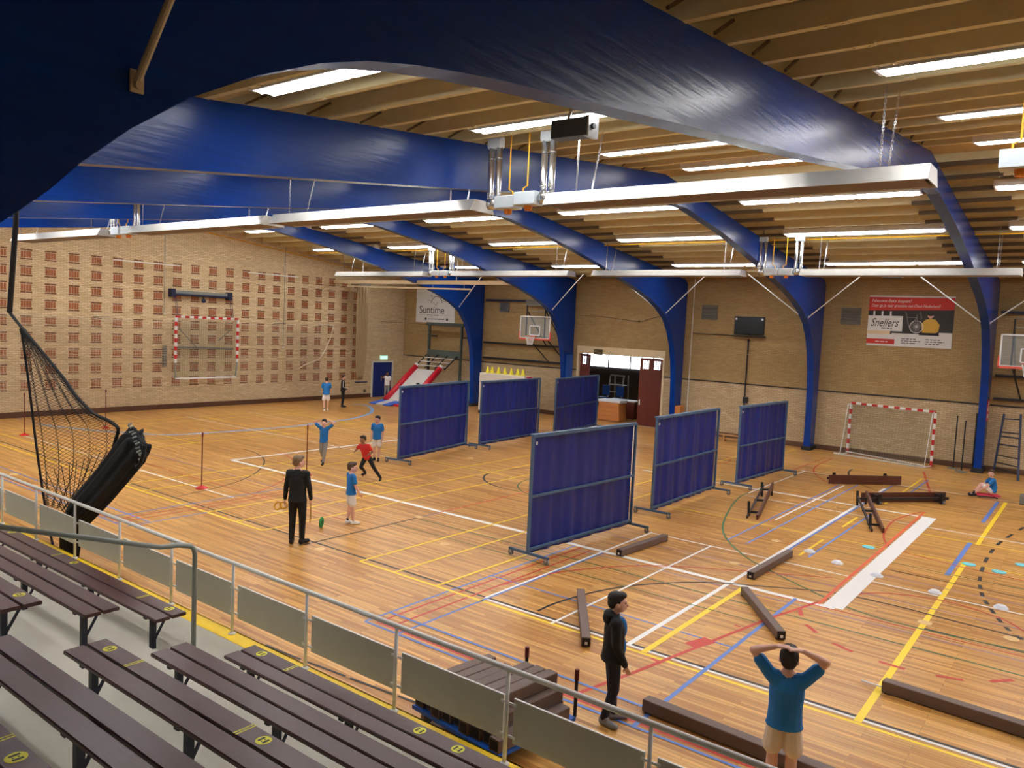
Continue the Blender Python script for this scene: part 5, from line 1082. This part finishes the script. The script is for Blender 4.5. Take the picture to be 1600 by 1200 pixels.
def stripe(root, J, k):
    for s_ in 'lr': o = MB().tube([J[s_+'sh']+Vector((.0, 0, .03))+ (Vector((-.055, 0, .0)) if s_ == 'l' else Vector((.055, 0, 0))), J[s_+'el']+(Vector((-.062, 0, .0)) if s_ == 'l' else Vector((.062, 0, 0))), J[s_+'wr']+(Vector((-.045, 0, .04)) if s_ == 'l' else Vector((.045, 0, .04)))], .016, 6).build('sleeve_stripe', 'white_paint'); o.parent = root
person(PT(535, 636), R_(-35), 1.62, 'person in black tracksuit with white sleeve stripe near the end wall', dict(rwr=(.1, .13, .56), lwr=(-.11, .1, .52), lel=(-.135, -.01, .64)), ('cloth_black', 'long'), ('cloth_black', 'long'), 'shoe_black', 'hair_brown', vox=.02, headturn=R_(-15), extras=stripe)
person((-32.2, 30.75, 0), R_(235), 1.52, 'person in white shirt with raised hand before the blue door', dict(rel=(.2, .1, .78), rwr=(.12, .2, .87), rhd=(-.6, -.1, .5)), ('shirt_white', 'short'), ('cloth_grey', 'long'), 'shoe_black', 'hair_dark', 'skin_dark', vox=.02)
person((-27.7, 28.6, 0), R_(120), 1.30, 'child with dark hair half hidden behind the leftmost screen', None, ('shirt_blue', 'short'), hair='hair_dark', vox=.022, head=1.2)
# boy in the hooded jacket
person(PT(952, 1128), R_(-52), 1.51, 'boy in black hooded jacket over blue shirt looking across the court', dict(lel=(-.125, -.02, .64), lwr=(-.125, .05, .51), rel=(.125, .0, .64), rwr=(.12, .075, .49), lan=(-.045, .03, .05), ran=(.05, -.05, .05), lto=(-.06, .125, .02), rto=(.11, .02, .02)), ('cloth_black', 'jacket'), ('cloth_navy', 'long'), 'shoe_grey', 'hair_dark', hood=True, headturn=R_(-8), vox=.009, head=1.13)
# boy with hands clasped on his head, back to the camera
person((-2.17, 7.45, 0), R_(16), 1.50, 'boy in blue shirt seen from behind with hands clasped on head', dict(lsh=(-.105, -.005, .815), rsh=(.105, -.005, .815), lel=(-.22, .0, .95), rel=(.22, .0, .95), lwr=(-.085, -.04, 1.012), rwr=(.085, -.04, 1.012), lhd=(1, .1, .16), rhd=(-1, -.1, .06), pn=(0, .3, -1), hdc=(0, .02, .925)),
       bottom=('shorts_cream', 'shorts'), hair='hair_dark', shoe='shoe_white', vox=.009, curl=.25, head=1.2, build=1.08)
# seated boy on the red rolling board
sp0 = G(1541, 777)
def scoot(root, J, k): pass
person((sp0.x, sp0.y, 0), R_(110), 1.40, 'boy in blue shirt sitting on a red rolling board near wall', dict(pel=(0, -.1, .135), wai=(0, -.12, .22), che=(0, -.1, .33), nek=(0, -.07, .43), hdc=(.0, -.055, .52), lsh=(-.1, -.085, .40), rsh=(.1, -.085, .40), lel=(-.14, .03, .27), rel=(.14, .03, .27), lwr=(-.12, .15, .17), rwr=(.12, .15, .17),
       lhp=(-.05, -.08, .13), rhp=(.05, -.08, .13), lkn=(-.06, .12, .28), rkn=(.06, .10, .27), lan=(-.05, .24, .06), ran=(.05, .22, .06), lto=(-.06, .33, .04), rto=(.06, .31, .04)), hair='hair_brown', shoe='shoe_black', socks='shoe_black', headturn=R_(65), sit=True, vox=.014, head=1.2)
sb = tag(empty('rolling_board', (sp0.x, sp0.y, 0), R_(110)), 'red rolling board under the seated boy', 'rolling board')
o = MB().cbox((0, -.02, .082), (.36, .62, .035), .012).build('board', 'pink'); o.parent = sb
for x in (-.13, .13):
    for y in (-.24, .2): o = MB().tube([(x-.012, y, .03), (x+.012, y, .03)], .03, 10).build('castor', 'black_steel'); o.parent = sb; o = MB().bm((x-.015, y-.015, .03), (x+.015, y+.015, .066)).build('castor_fork', 'steel'); o.parent = sb
# things the man holds, and the green diabolo
mp_ = PT(463, 850); MR = Matrix.Rotation(R_(30), 3, 'Z'); mo = Vector(mp_)
hr_ = mo+MR @ (Vector((.135, .05, .505))*1.75); hl_ = mo+MR @ (Vector((-.145, .0, .50))*1.75)
for i, (dx, dy) in enumerate(((-.05, .03), (.06, -.03))):
    tag(MB().tube([hr_+Vector((.03*i, 0, .25)), hr_+Vector((.0, 0, -.06)), hr_+Vector((dx, dy, -.48+.1*i))], .009, 7).build('juggling_stick', 'stick_wood'), ['longer wooden stick hanging from the man\'s right hand', 'shorter wooden stick in the man\'s right hand'][i], 'stick', 'juggling sticks')
for i in range(2):
    c = hl_+Vector((-.04-.06*i, -.09*i, -.13-.01*i)); pts = [c+MR @ Vector((.075*math.cos(a)*(.85 if i else 1), .03*math.sin(a)*i, .065*math.sin(a))) for a in [2*PI*j/20 for j in range(21)]]
    tag(MB().tube(pts, .016, 6, False).build('yellow_ring', 'gas_yellow'), ['yellow ring hanging from the left hand, larger one', 'yellow ring hanging from the left hand, smaller one'][i], 'ring', 'yellow rings in the hand')
gd = G(502, 824); dt = tag(empty('spinning_disc', (gd.x, gd.y, .11), R_(28)), 'green plastic disc standing on edge beside the man in black', 'disc')
o = MB().tube([(-.018, 0, 0), (-.012, 0, 0), (.012, 0, 0), (.018, 0, 0)], [.095, .11, .11, .095], 22).build('rim', 'disc_green', None, True); o.parent = dt
o = MB().tube([(-.022, 0, 0), (.022, 0, 0)], .035, 14).build('hub', 'line_green'); o.parent = dt
